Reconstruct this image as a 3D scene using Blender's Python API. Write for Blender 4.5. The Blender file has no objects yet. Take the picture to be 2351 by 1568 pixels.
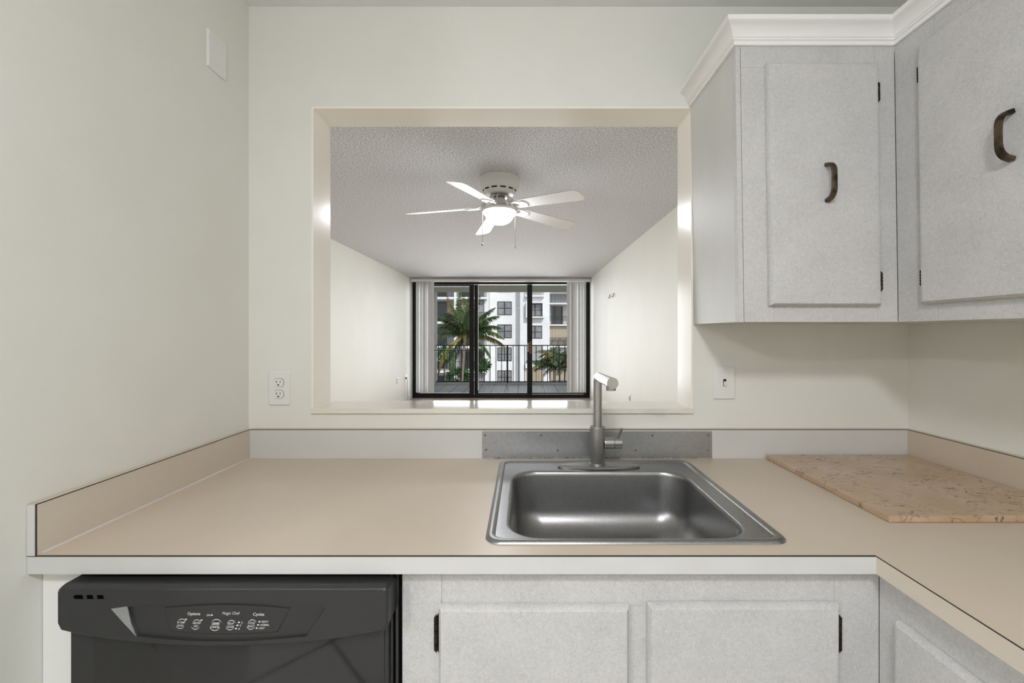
import bpy, bmesh, math, random
from mathutils import Vector, Matrix

# ------------------------------------------------------------------ camera, sky, sun, lights, exposure
S = bpy.context.scene
COL = S.collection
E = 1.32                      # eye height; every z below is written relative to the eye and lifted by E
FPX = 973.0                   # focal length in pixels of the 2351 px frame
VPX, VPY = 1203.0, 765.0      # where the depth lines meet

cam = bpy.data.cameras.new('camera')
cam.sensor_width = 36.0
cam.sensor_fit = 'HORIZONTAL'
cam.lens = FPX * 36.0 / 2351.0
cam.shift_x = -(VPX - 1175.5) / 2351.0
cam.shift_y = -(784.0 - VPY) / 2351.0
cam.clip_start = 0.02
cam.clip_end = 400
cam_o = bpy.data.objects.new('camera', cam)
COL.objects.link(cam_o)
cam_o.location = (0, 0, E)
cam_o.rotation_euler = (math.radians(90), 0, 0)
S.camera = cam_o

S.view_settings.view_transform = 'Standard'
S.view_settings.look = 'None'
S.view_settings.exposure = 0.0
S.view_settings.gamma = 1.0
S.view_settings.use_curve_mapping = False
S.cycles.use_denoising = True
S.cycles.max_bounces = 12
S.cycles.diffuse_bounces = 8
S.cycles.glossy_bounces = 5
S.cycles.transparent_max_bounces = 24
S.cycles.sample_clamp_indirect = 6.0
S.cycles.caustics_reflective = False
S.cycles.caustics_refractive = False

W = bpy.data.worlds.new('sky')
S.world = W
W.use_nodes = True
nt = W.node_tree
sky = nt.nodes.new('ShaderNodeTexSky')
sky.sky_type = 'NISHITA'
sky.sun_disc = False
sky.sun_elevation = math.radians(46)
sky.sun_rotation = math.radians(150)
bg = nt.nodes['Background']
bg.inputs['Strength'].default_value = 0.19
hazy = nt.nodes.new('ShaderNodeHueSaturation')      # hazy, pale sky
hazy.inputs['Saturation'].default_value = 0.35
nt.links.new(sky.outputs[0], hazy.inputs['Color'])
nt.links.new(hazy.outputs[0], bg.inputs['Color'])

SUN_E = 2.75
LAMP_KITCHEN = 112.0
LAMP_FAN = 40.0
DAYLIGHT = 75.0

sun = bpy.data.lights.new('sun', 'SUN')
sun.energy = SUN_E
sun.angle = 0.01
sun.color = (1.0, 0.985, 0.955)
sun_o = bpy.data.objects.new('sun', sun)
COL.objects.link(sun_o)
sun_o.rotation_euler = Vector((-0.55, 1.0, -1.1)).to_track_quat('-Z', 'Y').to_euler()
sun_o.location = (5, -8, 20)

day = bpy.data.lights.new('daylight', 'AREA')       # daylight entering through the balcony door
day.shape = 'RECTANGLE'
day.size, day.size_y = 3.4, 2.2
day.energy = DAYLIGHT
day.spread = math.radians(95)
day.color = (0.98, 0.99, 1.0)
day_o = bpy.data.objects.new('daylight', day)
COL.objects.link(day_o)
day_o.location = (-0.46, 8.86, E - 0.1)
day_o.rotation_euler = Vector((0, -1, 0)).to_track_quat('-Z', 'Z').to_euler()
day_o.visible_camera = False

# ------------------------------------------------------------------ helpers
OFF = {}


def lin(c):
    return tuple(((v / 255.0) / 12.92 if v / 255.0 <= 0.04045 else ((v / 255.0 + 0.055) / 1.055) ** 2.4) for v in c)


def pt(px, py, D):
    """point (eye-relative z) at depth D seen at photo pixel px,py - for measuring only"""
    return ((px - VPX) * D / FPX, D, (VPY - py) * D / FPX)


def X(px, D):
    return (px - VPX) * D / FPX


def Zp(py, D):
    return (VPY - py) * D / FPX


class MB:
    """collects shapes; build() links them as ONE mesh object"""

    def __init__(self, xf=None):
        self.bm = bmesh.new()
        self.xf = xf

    def box(self, x0, x1, y0, y1, z0, z1, bev=0.0, seg=2, rot=None, piv=None):
        bm = bmesh.new()
        bmesh.ops.create_cube(bm, size=1.0)
        for v in bm.verts:
            v.co = Vector((x0 + (v.co.x + .5) * (x1 - x0), y0 + (v.co.y + .5) * (y1 - y0), z0 + (v.co.z + .5) * (z1 - z0)))
        if bev > 0:
            bmesh.ops.bevel(bm, geom=bm.edges[:], offset=bev, segments=seg, profile=0.5, affect='EDGES')
        if rot is not None:
            p = Vector(piv) if piv else Vector(((x0 + x1) / 2, (y0 + y1) / 2, (z0 + z1) / 2))
            for v in bm.verts:
                v.co = p + rot @ (v.co - p)
        self._add(bm)
        return self

    def _add(self, bm):
        me = bpy.data.meshes.new('tmp')
        bm.to_mesh(me)
        bm.free()
        self.bm.from_mesh(me)
        bpy.data.meshes.remove(me)

    def loft(self, loops, closed=True, cap0=False, cap1=False):
        """loops: lists of equal length of points"""
        vs = [[self.bm.verts.new(p) for p in lp] for lp in loops]
        n = len(vs[0])
        for a, b in zip(vs[:-1], vs[1:]):
            for i in range(n if closed else n - 1):
                j = (i + 1) % n
                try:
                    self.bm.faces.new((a[i], a[j], b[j], b[i]))
                except ValueError:
                    pass
        if cap0:
            self.bm.faces.new(list(reversed(vs[0])))
        if cap1:
            self.bm.faces.new(vs[-1])
        return self

    def tube(self, pts, r, n=12, caps=True):
        pts = [Vector(p) for p in pts]
        rs = r if isinstance(r, (list, tuple)) else [r] * len(pts)
        loops = []
        up = None
        for i, p in enumerate(pts):
            t = (pts[min(i + 1, len(pts) - 1)] - pts[max(i - 1, 0)]).normalized()
            if up is None:
                a = Vector((0, 0, 1)) if abs(t.z) < .9 else Vector((1, 0, 0))
                up = t.cross(a).normalized()
            up = (up - t * up.dot(t)).normalized()
            s = t.cross(up)
            loops.append([p + (up * math.cos(2 * math.pi * k / n) + s * math.sin(2 * math.pi * k / n)) * rs[i] for k in range(n)])
        return self.loft(loops, True, caps, caps)

    def lathe(self, prof, c=(0, 0, 0), n=40, axis='Z', caps=True):
        """prof: (radius, height) pairs"""
        loops = []
        for r, h in prof:
            lp = []
            for k in range(n):
                a = 2 * math.pi * k / n
                p = (r * math.cos(a), r * math.sin(a), h)
                if axis == 'Y':
                    p = (p[0], p[2], p[1])
                elif axis == 'X':
                    p = (p[2], p[0], p[1])
                lp.append((p[0] + c[0], p[1] + c[1], p[2] + c[2]))
            loops.append(lp)
        return self.loft(loops, True, caps, caps)

    def prism(self, poly, v):
        """poly: 3-D points, extruded by vector v"""
        v = Vector(v)
        a = [Vector(p) for p in poly]
        return self.loft([a, [p + v for p in a]], True, True, True)

    def cells(self, xs, ys, z0, z1, hole, plane='XY'):
        """slab made of grid cells, hole(i,j) True where empty; proper outer faces only"""
        nx, ny = len(xs) - 1, len(ys) - 1
        vd = {}

        def V(i, j, k):
            if (i, j, k) not in vd:
                a, b, c = xs[i], ys[j], (z0, z1)[k]
                vd[(i, j, k)] = self.bm.verts.new((a, b, c) if plane == 'XY' else (a, c, b))
            return vd[(i, j, k)]
        full = lambda i, j: 0 <= i < nx and 0 <= j < ny and not hole(i, j)
        for i in range(nx):
            for j in range(ny):
                if not full(i, j):
                    continue
                q = [(i, j), (i + 1, j), (i + 1, j + 1), (i, j + 1)]
                self.bm.faces.new([V(a, b, 1) for a, b in q])
                self.bm.faces.new([V(a, b, 0) for a, b in reversed(q)])
                for (di, dj, e0, e1) in ((0, -1, 0, 1), (1, 0, 1, 2), (0, 1, 2, 3), (-1, 0, 3, 0)):
                    if not full(i + di, j + dj):
                        self.bm.faces.new([V(*q[e0], 0), V(*q[e1], 0), V(*q[e1], 1), V(*q[e0], 1)])
        return self

    def build(self, name, mat, parent=None, smooth=35):
        bm = self.bm
        if self.xf:
            for v in bm.verts:
                v.co = Vector(self.xf(v.co))
        bmesh.ops.recalc_face_normals(bm, faces=bm.faces[:])
        off = OFF[parent.name] if parent else Vector((0, 0, 0))
        if parent is None:
            xs = [v.co for v in bm.verts]
            lo = Vector((min(p.x for p in xs), min(p.y for p in xs), min(p.z for p in xs)))
            hi = Vector((max(p.x for p in xs), max(p.y for p in xs), max(p.z for p in xs)))
            off = Vector(((lo.x + hi.x) / 2, (lo.y + hi.y) / 2, lo.z))
        for v in bm.verts:
            v.co -= off
        me = bpy.data.meshes.new(name)
        bm.to_mesh(me)
        bm.free()
        if smooth:
            for p in me.polygons:
                p.use_smooth = True
            me.set_sharp_from_angle(angle=math.radians(smooth))
        me.materials.append(mat)
        o = bpy.data.objects.new(name, me)
        COL.objects.link(o)
        OFF[o.name] = off
        if smooth:
            wn = o.modifiers.new('weighted_normals', 'WEIGHTED_NORMAL')
            wn.keep_sharp = True
        if parent:
            o.parent = parent
        else:
            o.location = off + Vector((0, 0, E))
        return o


def tag(o, label, cat, group=None, kind=None):
    if label:
        o['label'] = label
    if cat:
        o['category'] = cat
    if group:
        o['group'] = group
    if kind:
        o['kind'] = kind
    return o


def thing(name, label, cat, loc, group=None):
    o = bpy.data.objects.new(name, None)
    COL.objects.link(o)
    o.empty_display_size = 0.05
    o.location = (loc[0], loc[1], loc[2] + E)
    OFF[o.name] = Vector(loc)
    return tag(o, label, cat, group)


def struct(name, mb, mat, parent=None, smooth=35):
    o = mb.build(name, mat, parent, smooth)
    if parent is None:
        o['kind'] = 'structure'
    return o


def rrect(x0, x1, y0, y1, r, z, n=8, plane='XY', yc=0):
    pts = []
    for cx, cy, a0 in ((x1 - r, y1 - r, 0), (x0 + r, y1 - r, 90), (x0 + r, y0 + r, 180), (x1 - r, y0 + r, 270)):
        for k in range(n + 1):
            a = math.radians(a0 + 90 * k / n)
            pts.append((cx + r * math.cos(a), cy + r * math.sin(a), z))
    if plane == 'XZ':
        pts = [(p[0], p[2], p[1]) for p in pts]
    return pts


# ------------------------------------------------------------------ materials
def mat(name, col, rough=0.5, metal=0.0, var=None, bump=None, spec=0.5, coat=0.0, emit=None, rough_var=None):
    """var = (scale, colour2, detail, stretch); bump = (scale, strength, distance, detail)"""
    m = bpy.data.materials.new(name)
    m.use_nodes = True
    N, L = m.node_tree.nodes, m.node_tree.links
    b = N['Principled BSDF']
    c = lin(col) + (1,)
    b.inputs['Base Color'].default_value = c
    b.inputs['Roughness'].default_value = rough
    b.inputs['Metallic'].default_value = metal
    b.inputs['Specular IOR Level'].default_value = spec
    b.inputs['Coat Weight'].default_value = coat
    tc = N.new('ShaderNodeTexCoord')
    if var:
        sc, c2, det, st = var
        mp = N.new('ShaderNodeMapping')
        mp.inputs['Scale'].default_value = st
        L.new(tc.outputs['Object'], mp.inputs[0])
        n = N.new('ShaderNodeTexNoise')
        n.inputs['Scale'].default_value = sc
        n.inputs['Detail'].default_value = det
        n.inputs['Roughness'].default_value = 0.6
        L.new(mp.outputs[0], n.inputs[0])
        r = N.new('ShaderNodeValToRGB')
        r.color_ramp.elements[0].position = 0.35
        r.color_ramp.elements[1].position = 0.65
        r.color_ramp.elements[0].color = lin(c2) + (1,)
        r.color_ramp.elements[1].color = c
        L.new(n.outputs['Fac'], r.inputs[0])
        L.new(r.outputs[0], b.inputs['Base Color'])
    if bump:
        sc, st, di, det = bump
        n = N.new('ShaderNodeTexNoise')
        n.inputs['Scale'].default_value = sc
        n.inputs['Detail'].default_value = det
        L.new(tc.outputs['Object'], n.inputs[0])
        bp = N.new('ShaderNodeBump')
        bp.inputs['Strength'].default_value = st
        bp.inputs['Distance'].default_value = di
        L.new(n.outputs['Fac'], bp.inputs['Height'])
        L.new(bp.outputs[0], b.inputs['Normal'])
    if emit:
        b.inputs['Emission Color'].default_value = lin(emit[0]) + (1,)
        b.inputs['Emission Strength'].default_value = emit[1]
    return m


def nodes_of(m):
    return m.node_tree.nodes, m.node_tree.links, m.node_tree.nodes['Principled BSDF']


M = {}
M['wall'] = mat('wall_paint', (227, 227, 221), 0.62, var=(2.5, (224, 224, 217), 2, (1, 1, 1)), bump=(160, 0.10, 0.002, 3))
M['wall_living'] = mat('living_room_paint', (243, 243, 237), 0.6, var=(1.5, (240, 240, 232), 2, (1, 1, 1)), bump=(120, 0.08, 0.002, 3))
M['ceiling_flat'] = mat('flat_ceiling_paint', (232, 232, 232), 0.8, bump=(200, 0.1, 0.002, 3))
M['reveal'] = mat('cream_gloss_paint', (244, 240, 231), 0.2, bump=(170, 0.10, 0.001, 2))
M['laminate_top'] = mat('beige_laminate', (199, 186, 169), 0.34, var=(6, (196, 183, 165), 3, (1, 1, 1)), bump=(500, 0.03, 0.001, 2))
M['laminate_front_lit'] = mat('beige_laminate_front_lit', (205, 205, 203), 0.4, var=(6, (202, 202, 199), 3, (1, 1, 1)), bump=(500, 0.03, 0.001, 2))  # same beige laminate, greyed to paint the neutral light on front-facing faces
M['laminate_side_lit'] = mat('beige_laminate_side_lit', (206, 196, 182), 0.4, var=(6, (203, 192, 178), 3, (1, 1, 1)))  # same beige laminate again, the warmer light on side faces put into its colour
M['seam'] = mat('dark_laminate_core', (52, 44, 38), 0.6)
M['ledge'] = mat('white_gloss_laminate', (226, 223, 213), 0.07, coat=0.3)
M['crown'] = mat('white_trim_paint', (237, 237, 235), 0.38)
M['white_plastic'] = mat('white_plastic', (228, 229, 226), 0.32)
M['slot'] = mat('dark_slot', (30, 28, 27), 0.6)
M['steel'] = mat('stainless_steel', (176, 176, 175), 0.3, 1.0, var=(120, (169, 169, 168), 4, (1, 1, 1)))
M['steel_sink'] = mat('satin_stainless_sink', (164, 164, 164), 0.36, 1.0, var=(260, (150, 150, 150), 4, (1, 1, 1)))
M['steel_plate'] = mat('scuffed_steel_sheet', (176, 177, 179), 0.42, 1.0, var=(90, (166, 167, 169), 6, (1, 1, 1)))
M['steel_bright'] = mat('polished_steel', (190, 188, 184), 0.2, 1.0)
M['bronze'] = mat('antique_brass', (108, 94, 74), 0.38, 0.9, var=(45, (48, 42, 36), 4, (1, 1, 1)))
M['hinge'] = mat('dark_bronze', (62, 54, 46), 0.45, 0.8, var=(90, (36, 32, 28), 3, (1, 1, 1)))
M['black_plastic'] = mat('black_textured_plastic', (45, 45, 46), 0.42, var=(900, (37, 37, 38), 2, (1, 1, 1)), bump=(1400, 0.2, 0.0004, 2))
M['black_gloss'] = mat('black_gloss_panel', (38, 38, 39), 0.05, spec=0.5)
M['slot_black'] = mat('open_vent_slot', (3, 3, 3), 0.95, spec=0.05)
M['black_dark'] = mat('black_gap', (14, 14, 14), 0.6)
M['lit_facet_bar'] = mat('lit_facet_and_bar_grey', (150, 150, 150), 0.5, var=(600, (128, 128, 128), 2, (1, 1, 1)))  # light on the console recess side as pale grey; also colours the start bar
M['print'] = mat('pale_grey_print', (214, 214, 212), 0.5)
M['fan_body'] = mat('white_fan_enamel', (222, 221, 217), 0.35)
M['fan_blade'] = mat('white_fan_blade', (232, 232, 230), 0.4)
M['chain'] = mat('bead_chain_metal', (140, 138, 132), 0.35, 0.7)
M['globe'] = mat('lit_frosted_glass', (255, 255, 255), 0.4, emit=((246, 249, 255), LAMP_FAN))
M['lamp'] = mat('lit_ceiling_lamp', (255, 255, 255), 0.4, emit=((249, 250, 255), LAMP_KITCHEN))
M['frame_black'] = mat('black_aluminium', (17, 16, 15), 0.4, spec=0.3)
M['vane'] = mat('white_pvc_vane', (226, 226, 226), 0.5)
M['wood_handle'] = mat('brown_wood_handle', (128, 72, 40), 0.5)
M['white_base'] = mat('white_baseboard_paint', (240, 240, 240), 0.4)
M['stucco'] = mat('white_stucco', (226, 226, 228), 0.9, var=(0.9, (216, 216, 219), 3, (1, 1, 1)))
M['stucco_shaded'] = mat('shaded_stucco', (206, 206, 208), 0.9)  # darker copy of the white stucco, recess shade put into the colour
M['soffit'] = mat('balcony_soffit_paint', (214, 211, 202), 0.8)
M['ext_dark'] = mat('dark_bronze_window_frame', (42, 41, 42), 0.5)
M['ext_rail'] = mat('dark_railing_paint', (52, 52, 54), 0.55)
M['rail'] = mat('black_railing_paint', (22, 22, 22), 0.45)
M['ext_pane'] = mat('blind_backed_window_glass', (136, 137, 142), 0.12, var=(1.2, (112, 114, 118), 2, (1, 1, 1)))
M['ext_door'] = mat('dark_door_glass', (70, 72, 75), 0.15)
M['slat_tan'] = mat('tan_shutter_slat', (196, 180, 158), 0.7)
M['slat_grey'] = mat('grey_shutter_slat', (176, 176, 180), 0.7)
M['frond'] = mat('palm_frond_green', (112, 130, 80), 0.45, var=(1.6, (68, 90, 60), 2, (1, 1, 1)))
M['frond_yellow'] = mat('palm_frond_yellow', (150, 138, 82), 0.5, var=(1.6, (112, 112, 64), 2, (1, 1, 1)))
M['frond_dark'] = mat('palm_frond_dark', (68, 88, 62), 0.45, var=(2.2, (100, 114, 80), 2, (1, 1, 1)))
M['trunk'] = mat('palm_trunk_bark', (140, 122, 112), 0.9, var=(3, (104, 88, 80), 3, (1, 1, 8)))
M['crownshaft'] = mat('palm_fibre_brown', (134, 112, 84), 0.9, var=(6, (88, 70, 52), 3, (1, 1, 1)))
M['leaf'] = mat('shrub_leaf', (72, 106, 60), 0.5, var=(3, (44, 84, 38), 2, (1, 1, 1)))
M['lawn'] = mat('lawn', (128, 130, 108), 0.9, var=(2, (112, 116, 94), 4, (1, 1, 1)))
M['screw'] = mat('screw_head_steel', (120, 118, 114), 0.35, 0.9)


def leather_laminate(name, c1, c2):
    """wrinkled leather-grain laminate of the cabinets"""
    m = mat(name, c1, 0.45)
    N, L, b = nodes_of(m)
    tc = N.new('ShaderNodeTexCoord')
    big = N.new('ShaderNodeTexNoise')
    big.inputs['Scale'].default_value = 9
    big.inputs['Detail'].default_value = 3
    L.new(tc.outputs['Object'], big.inputs[0])
    n = N.new('ShaderNodeTexNoise')
    n.inputs['Scale'].default_value = 150
    n.inputs['Detail'].default_value = 5
    n.inputs['Roughness'].default_value = 0.62
    n.inputs['Distortion'].default_value = 1.6
    L.new(tc.outputs['Object'], n.inputs[0])
    mx = N.new('ShaderNodeMath')
    mx.operation = 'MULTIPLY_ADD'
    L.new(big.outputs['Fac'], mx.inputs[0])
    mx.inputs[1].default_value = 0.35
    L.new(n.outputs['Fac'], mx.inputs[2])
    r = N.new('ShaderNodeValToRGB')
    r.color_ramp.elements[0].position = 0.46
    r.color_ramp.elements[1].position = 0.80
    r.color_ramp.elements[0].color = lin(c2) + (1,)
    r.color_ramp.elements[1].color = lin(c1) + (1,)
    L.new(mx.outputs[0], r.inputs[0])
    L.new(r.outputs[0], b.inputs['Base Color'])
    bp = N.new('ShaderNodeBump')
    bp.inputs['Strength'].default_value = 0.25
    bp.inputs['Distance'].default_value = 0.0012
    L.new(n.outputs['Fac'], bp.inputs['Height'])
    L.new(bp.outputs[0], b.inputs['Normal'])
    return m


M['cab'] = leather_laminate('grey_white_leathergrain_laminate', (202, 201, 200), (180, 179, 178))
M['cab_side'] = mat('smooth_cabinet_side_laminate', (204, 204, 200), 0.42, var=(5, (197, 197, 193), 3, (1, 1, .3)), bump=(300, 0.05, 0.001, 3))


def popcorn():
    m = mat('popcorn_ceiling', (226, 226, 228), 0.9)
    N, L, b = nodes_of(m)
    tc = N.new('ShaderNodeTexCoord')
    v = N.new('ShaderNodeTexNoise')
    v.inputs['Scale'].default_value = 108
    v.inputs['Detail'].default_value = 3
    v.inputs['Roughness'].default_value = 0.7
    L.new(tc.outputs['Object'], v.inputs[0])
    r = N.new('ShaderNodeValToRGB')
    r.color_ramp.elements[0].position = 0.40
    r.color_ramp.elements[1].position = 0.60
    r.color_ramp.elements[0].color = lin((184, 184, 188)) + (1,)  # hollows darkened: shade between the grains painted in
    r.color_ramp.elements[1].color = lin((255, 255, 255)) + (1,)
    L.new(v.outputs['Fac'], r.inputs[0])
    L.new(r.outputs[0], b.inputs['Base Color'])
    bp = N.new('ShaderNodeBump')
    bp.inputs['Strength'].default_value = 1.0
    bp.inputs['Distance'].default_value = 0.012
    L.new(v.outputs['Fac'], bp.inputs['Height'])
    L.new(bp.outputs[0], b.inputs['Normal'])
    return m


M['popcorn'] = popcorn()


def tiles(name, c1, c2, grout, size, mortar, rot, rough, offset=0.0):
    m = mat(name, c1, rough)
    N, L, b = nodes_of(m)
    tc = N.new('ShaderNodeTexCoord')
    mp = N.new('ShaderNodeMapping')
    mp.inputs['Rotation'].default_value = (0, 0, rot)
    L.new(tc.outputs['Object'], mp.inputs[0])
    br = N.new('ShaderNodeTexBrick')
    br.offset = offset
    br.inputs['Color1'].default_value = lin(c1) + (1,)
    br.inputs['Color2'].default_value = lin(c2) + (1,)
    br.inputs['Mortar'].default_value = lin(grout) + (1,)
    br.inputs['Scale'].default_value = 1.0
    br.inputs['Mortar Size'].default_value = mortar
    br.inputs['Brick Width'].default_value = size[0]
    br.inputs['Row Height'].default_value = size[1]
    L.new(mp.outputs[0], br.inputs[0])
    L.new(br.outputs['Color'], b.inputs['Base Color'])
    return m


M['floor_tile'] = tiles('diagonal_floor_tile', (204, 200, 193), (198, 194, 187), (70, 64, 58), (0.35, 0.35), 0.008, math.radians(45), 0.3)
M['balcony_tile'] = tiles('grey_balcony_tile', (214, 212, 210), (204, 202, 200), (96, 95, 94), (0.31, 0.31), 0.012, 0.0, 0.3)
M['wood_floor'] = tiles('parquet_floor', (222, 210, 201), (204, 184, 172), (168, 142, 128), (0.30, 0.075), 0.002, 0, 0.16, 0.5)


def marble():
    m = mat('tan_veined_marble', (184, 158, 128), 0.22)
    N, L, b = nodes_of(m)
    tc = N.new('ShaderNodeTexCoord')
    cloud = N.new('ShaderNodeTexNoise')
    cloud.inputs['Scale'].default_value = 7
    cloud.inputs['Detail'].default_value = 5
    L.new(tc.outputs['Object'], cloud.inputs[0])
    r1 = N.new('ShaderNodeValToRGB')
    r1.color_ramp.elements[0].position = 0.3
    r1.color_ramp.elements[1].position = 0.7
    r1.color_ramp.elements[0].color = lin((176, 149, 117)) + (1,)
    r1.color_ramp.elements[1].color = lin((194, 171, 149)) + (1,)
    L.new(cloud.outputs['Fac'], r1.inputs[0])
    mp = N.new('ShaderNodeMapping')
    mp.inputs['Rotation'].default_value = (0, 0, 0.35)
    mp.inputs['Scale'].default_value = (1.0, 1.9, 1.0)
    L.new(tc.outputs['Object'], mp.inputs[0])
    vein = N.new('ShaderNodeTexNoise')
    vein.inputs['Scale'].default_value = 19
    vein.inputs['Detail'].default_value = 6
    vein.inputs['Distortion'].default_value = 1.2
    L.new(mp.outputs[0], vein.inputs[0])
    a = N.new('ShaderNodeMath')
    a.operation = 'SUBTRACT'
    L.new(vein.outputs['Fac'], a.inputs[0])
    a.inputs[1].default_value = 0.5
    ab = N.new('ShaderNodeMath')
    ab.operation = 'ABSOLUTE'
    L.new(a.outputs[0], ab.inputs[0])
    r2 = N.new('ShaderNodeValToRGB')
    r2.color_ramp.elements[0].position = 0.0
    r2.color_ramp.elements[1].position = 0.024
    r2.color_ramp.elements[0].color = (1, 1, 1, 1)
    r2.color_ramp.elements[1].color = (0, 0, 0, 1)
    L.new(ab.outputs[0], r2.inputs[0])
    msk = N.new('ShaderNodeTexNoise')
    msk.inputs['Scale'].default_value = 15
    msk.inputs['Detail'].default_value = 3
    L.new(tc.outputs['Object'], msk.inputs[0])
    r3 = N.new('ShaderNodeValToRGB')
    r3.color_ramp.elements[0].position = 0.42
    r3.color_ramp.elements[1].position = 0.56
    L.new(msk.outputs['Fac'], r3.inputs[0])
    mul = N.new('ShaderNodeMath')
    mul.operation = 'MULTIPLY'
    L.new(r2.outputs[0], mul.inputs[0])
    L.new(r3.outputs[0], mul.inputs[1])
    mx = N.new('ShaderNodeMix')
    mx.data_type = 'RGBA'
    L.new(mul.outputs[0], mx.inputs['Factor'])
    L.new(r1.outputs[0], mx.inputs[6])
    mx.inputs[7].default_value = lin((104, 74, 60)) + (1,)
    L.new(mx.outputs[2], b.inputs['Base Color'])
    return m


M['marble'] = marble()


def thin_glass():
    m = bpy.data.materials.new('clear_door_glass')
    m.use_nodes = True
    N, L = m.node_tree.nodes, m.node_tree.links
    N.remove(N['Principled BSDF'])
    t = N.new('ShaderNodeBsdfTransparent')
    t.inputs[0].default_value = (0.97, 0.98, 0.98, 1)
    g = N.new('ShaderNodeBsdfGlossy')
    g.inputs['Roughness'].default_value = 0.0
    f = N.new('ShaderNodeFresnel')
    f.inputs['IOR'].default_value = 1.08
    mx = N.new('ShaderNodeMixShader')
    L.new(f.outputs[0], mx.inputs[0])
    L.new(t.outputs[0], mx.inputs[1])
    L.new(g.outputs[0], mx.inputs[2])
    L.new(mx.outputs[0], N['Material Output'].inputs[0])
    return m


M['glass'] = thin_glass()

# ------------------------------------------------------------------ room dimensions (metres, eye at the origin)
FL = -E                     # floor
YW = 1.424                  # kitchen face of the pass-through wall
YW2 = 1.546                 # its living-room face
XL, XR = -0.925, 1.291      # kitchen side walls
ZC = 1.097                  # kitchen ceiling
YF = 8.66                   # balcony door plane
LXL, LXR = -2.28, 1.345     # living-room side walls
ZC2 = 1.115                 # living-room ceiling
OX0, OX1 = -0.713, 0.567    # pass-through opening
OZ0, OZ1 = -0.268, 0.760

# setting
struct('floor', MB().box(-2.6, 1.45, -2.4, YW, FL - 0.1, FL), M['floor_tile'])
struct('floor', MB().box(-2.45, 1.5, YW2 - 0.02, YF + 0.14, FL - 0.1, FL), M['wood_floor'])
struct('ceiling', MB().box(-2.75, 1.45, -2.5, YW, ZC, ZC + 0.12), M['ceiling_flat'])
struct('ceiling', MB().box(-2.45, 1.55, YW2 - 0.02, YF + 0.14, ZC2, ZC2 + 0.12), M['popcorn'])
struct('wall_back', MB().cells([-2.6, OX0, OX1, 1.6], [FL, OZ0, OZ1, ZC2 + 0.1], YW, YW2, lambda i, j: i == 1 and j == 1, 'XZ'), M['wall'])
struct('wall_left', MB().box(XL - 0.12, XL, 0.15, YW, FL, ZC), M['wall'])
struct('wall_right', MB().box(XR, XR + 0.12, -2.4, YW, FL, ZC), M['wall'])
struct('wall_rear', MB().box(-2.7, 1.42, -2.52, -2.4, FL, ZC), M['wall'])
struct('wall_far_left', MB().box(-2.72, -2.6, -2.4, YW, FL, ZC), M['wall'])
struct('wall_living_left', MB().box(LXL - 0.15, LXL, YW2, YF + 0.14, FL, ZC2), M['wall_living'])
struct('wall_living_right', MB().box(LXR, LXR + 0.15, YW2, YF + 0.14, FL, ZC2), M['wall_living'])
struct('baseboard_left', MB().box(LXL, LXL + 0.012, YW2, YF - 0.06, FL, FL + 0.09, 0.003), M['white_base'])
struct('baseboard_right', MB().box(LXR - 0.012, LXR, YW2, YF - 0.06, FL, FL + 0.09, 0.003), M['white_base'])

# lining of the opening: thin painted boards on both jambs and the head
tr = struct('trim_1', MB().box(OX0, OX1, YW - 0.002, YW2 + 0.002, OZ1 - 0.006, OZ1), M['reveal'])
struct('trim_2', MB().box(OX0, OX0 + 0.006, YW - 0.002, YW2 + 0.002, OZ0 + 0.016, OZ1 - 0.006), M['reveal'])
struct('trim_3', MB().box(OX1 - 0.006, OX1, YW - 0.002, YW2 + 0.002, OZ0 + 0.016, OZ1 - 0.006), M['reveal'])
lg = MB().box(OX0 + 0.001, OX1 - 0.001, YW - 0.010, 1.582, OZ0, OZ0 + 0.016, 0.0012).build('pass_through_ledge', M['ledge'])
tag(lg, 'glossy white laminate ledge along the bottom of the wall opening', 'ledge')

# kitchen ceiling lamp behind the camera, and an added fill lamp to its left
def flush_lamp(label, x, y):
    kl = thing('ceiling_lamp', label, 'lamp', (x, y, ZC - 0.1))
    MB().lathe([(0.175, ZC - 0.001), (0.175, ZC - 0.03), (0.165, ZC - 0.034)], (x, y, 0), 40).build('lamp_base', M['fan_body'], kl)
    MB().lathe([(0.16, ZC - 0.034), (0.158, ZC - 0.06), (0.13, ZC - 0.085), (0.08, ZC - 0.097), (0.01, ZC - 0.10)], (x, y, 0), 32).build('lamp_shade', M['lamp'], kl)


flush_lamp('round flush ceiling lamp in the middle of the kitchen ceiling, behind the viewpoint', -0.06, -0.64)
flush_lamp('added unseen fill lamp at the open left end of the kitchen ceiling', -1.75, -1.45)  # no such lamp known; added to soften the shadow under the wall cabinets

# ------------------------------------------------------------------ countertop
ZT = -0.414                 # worktop surface
CB = -0.448                 # underside
YE = 0.789                  # front edge
XE = 0.656                  # front edge of the right leg
YN = 0.10                   # near end of the right leg
SX0, SX1, SY0, SY1 = -0.078, 0.527, 0.830, 1.372     # sink rim
ct = thing('countertop', 'beige laminate L-shaped worktop with low matching upstands along the walls', 'countertop', (0.2, 1.1, CB))
xs = [XL + 0.001, SX0 + 0.02, SX1 - 0.02, XE, XR - 0.001]
ys = [YN, YE + 0.002, SY0 + 0.02, SY1 - 0.02, YW - 0.001]
MB().cells(xs, ys, CB, ZT, lambda i, j: (j == 0 and i < 3) or (i == 1 and j == 2)).build('worktop', M['laminate_top'], ct)
fe = MB().box(XL + 0.001, XE, YE - 0.001, YE + 0.0018, CB, ZT - 0.0018).build('front_edge', M['laminate_front_lit'], ct)
MB().box(XE - 0.001, XE - 0.0001, YN, YE - 0.001, CB, ZT - 0.0018).build('front_edge', M['laminate_side_lit'], ct)
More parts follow.
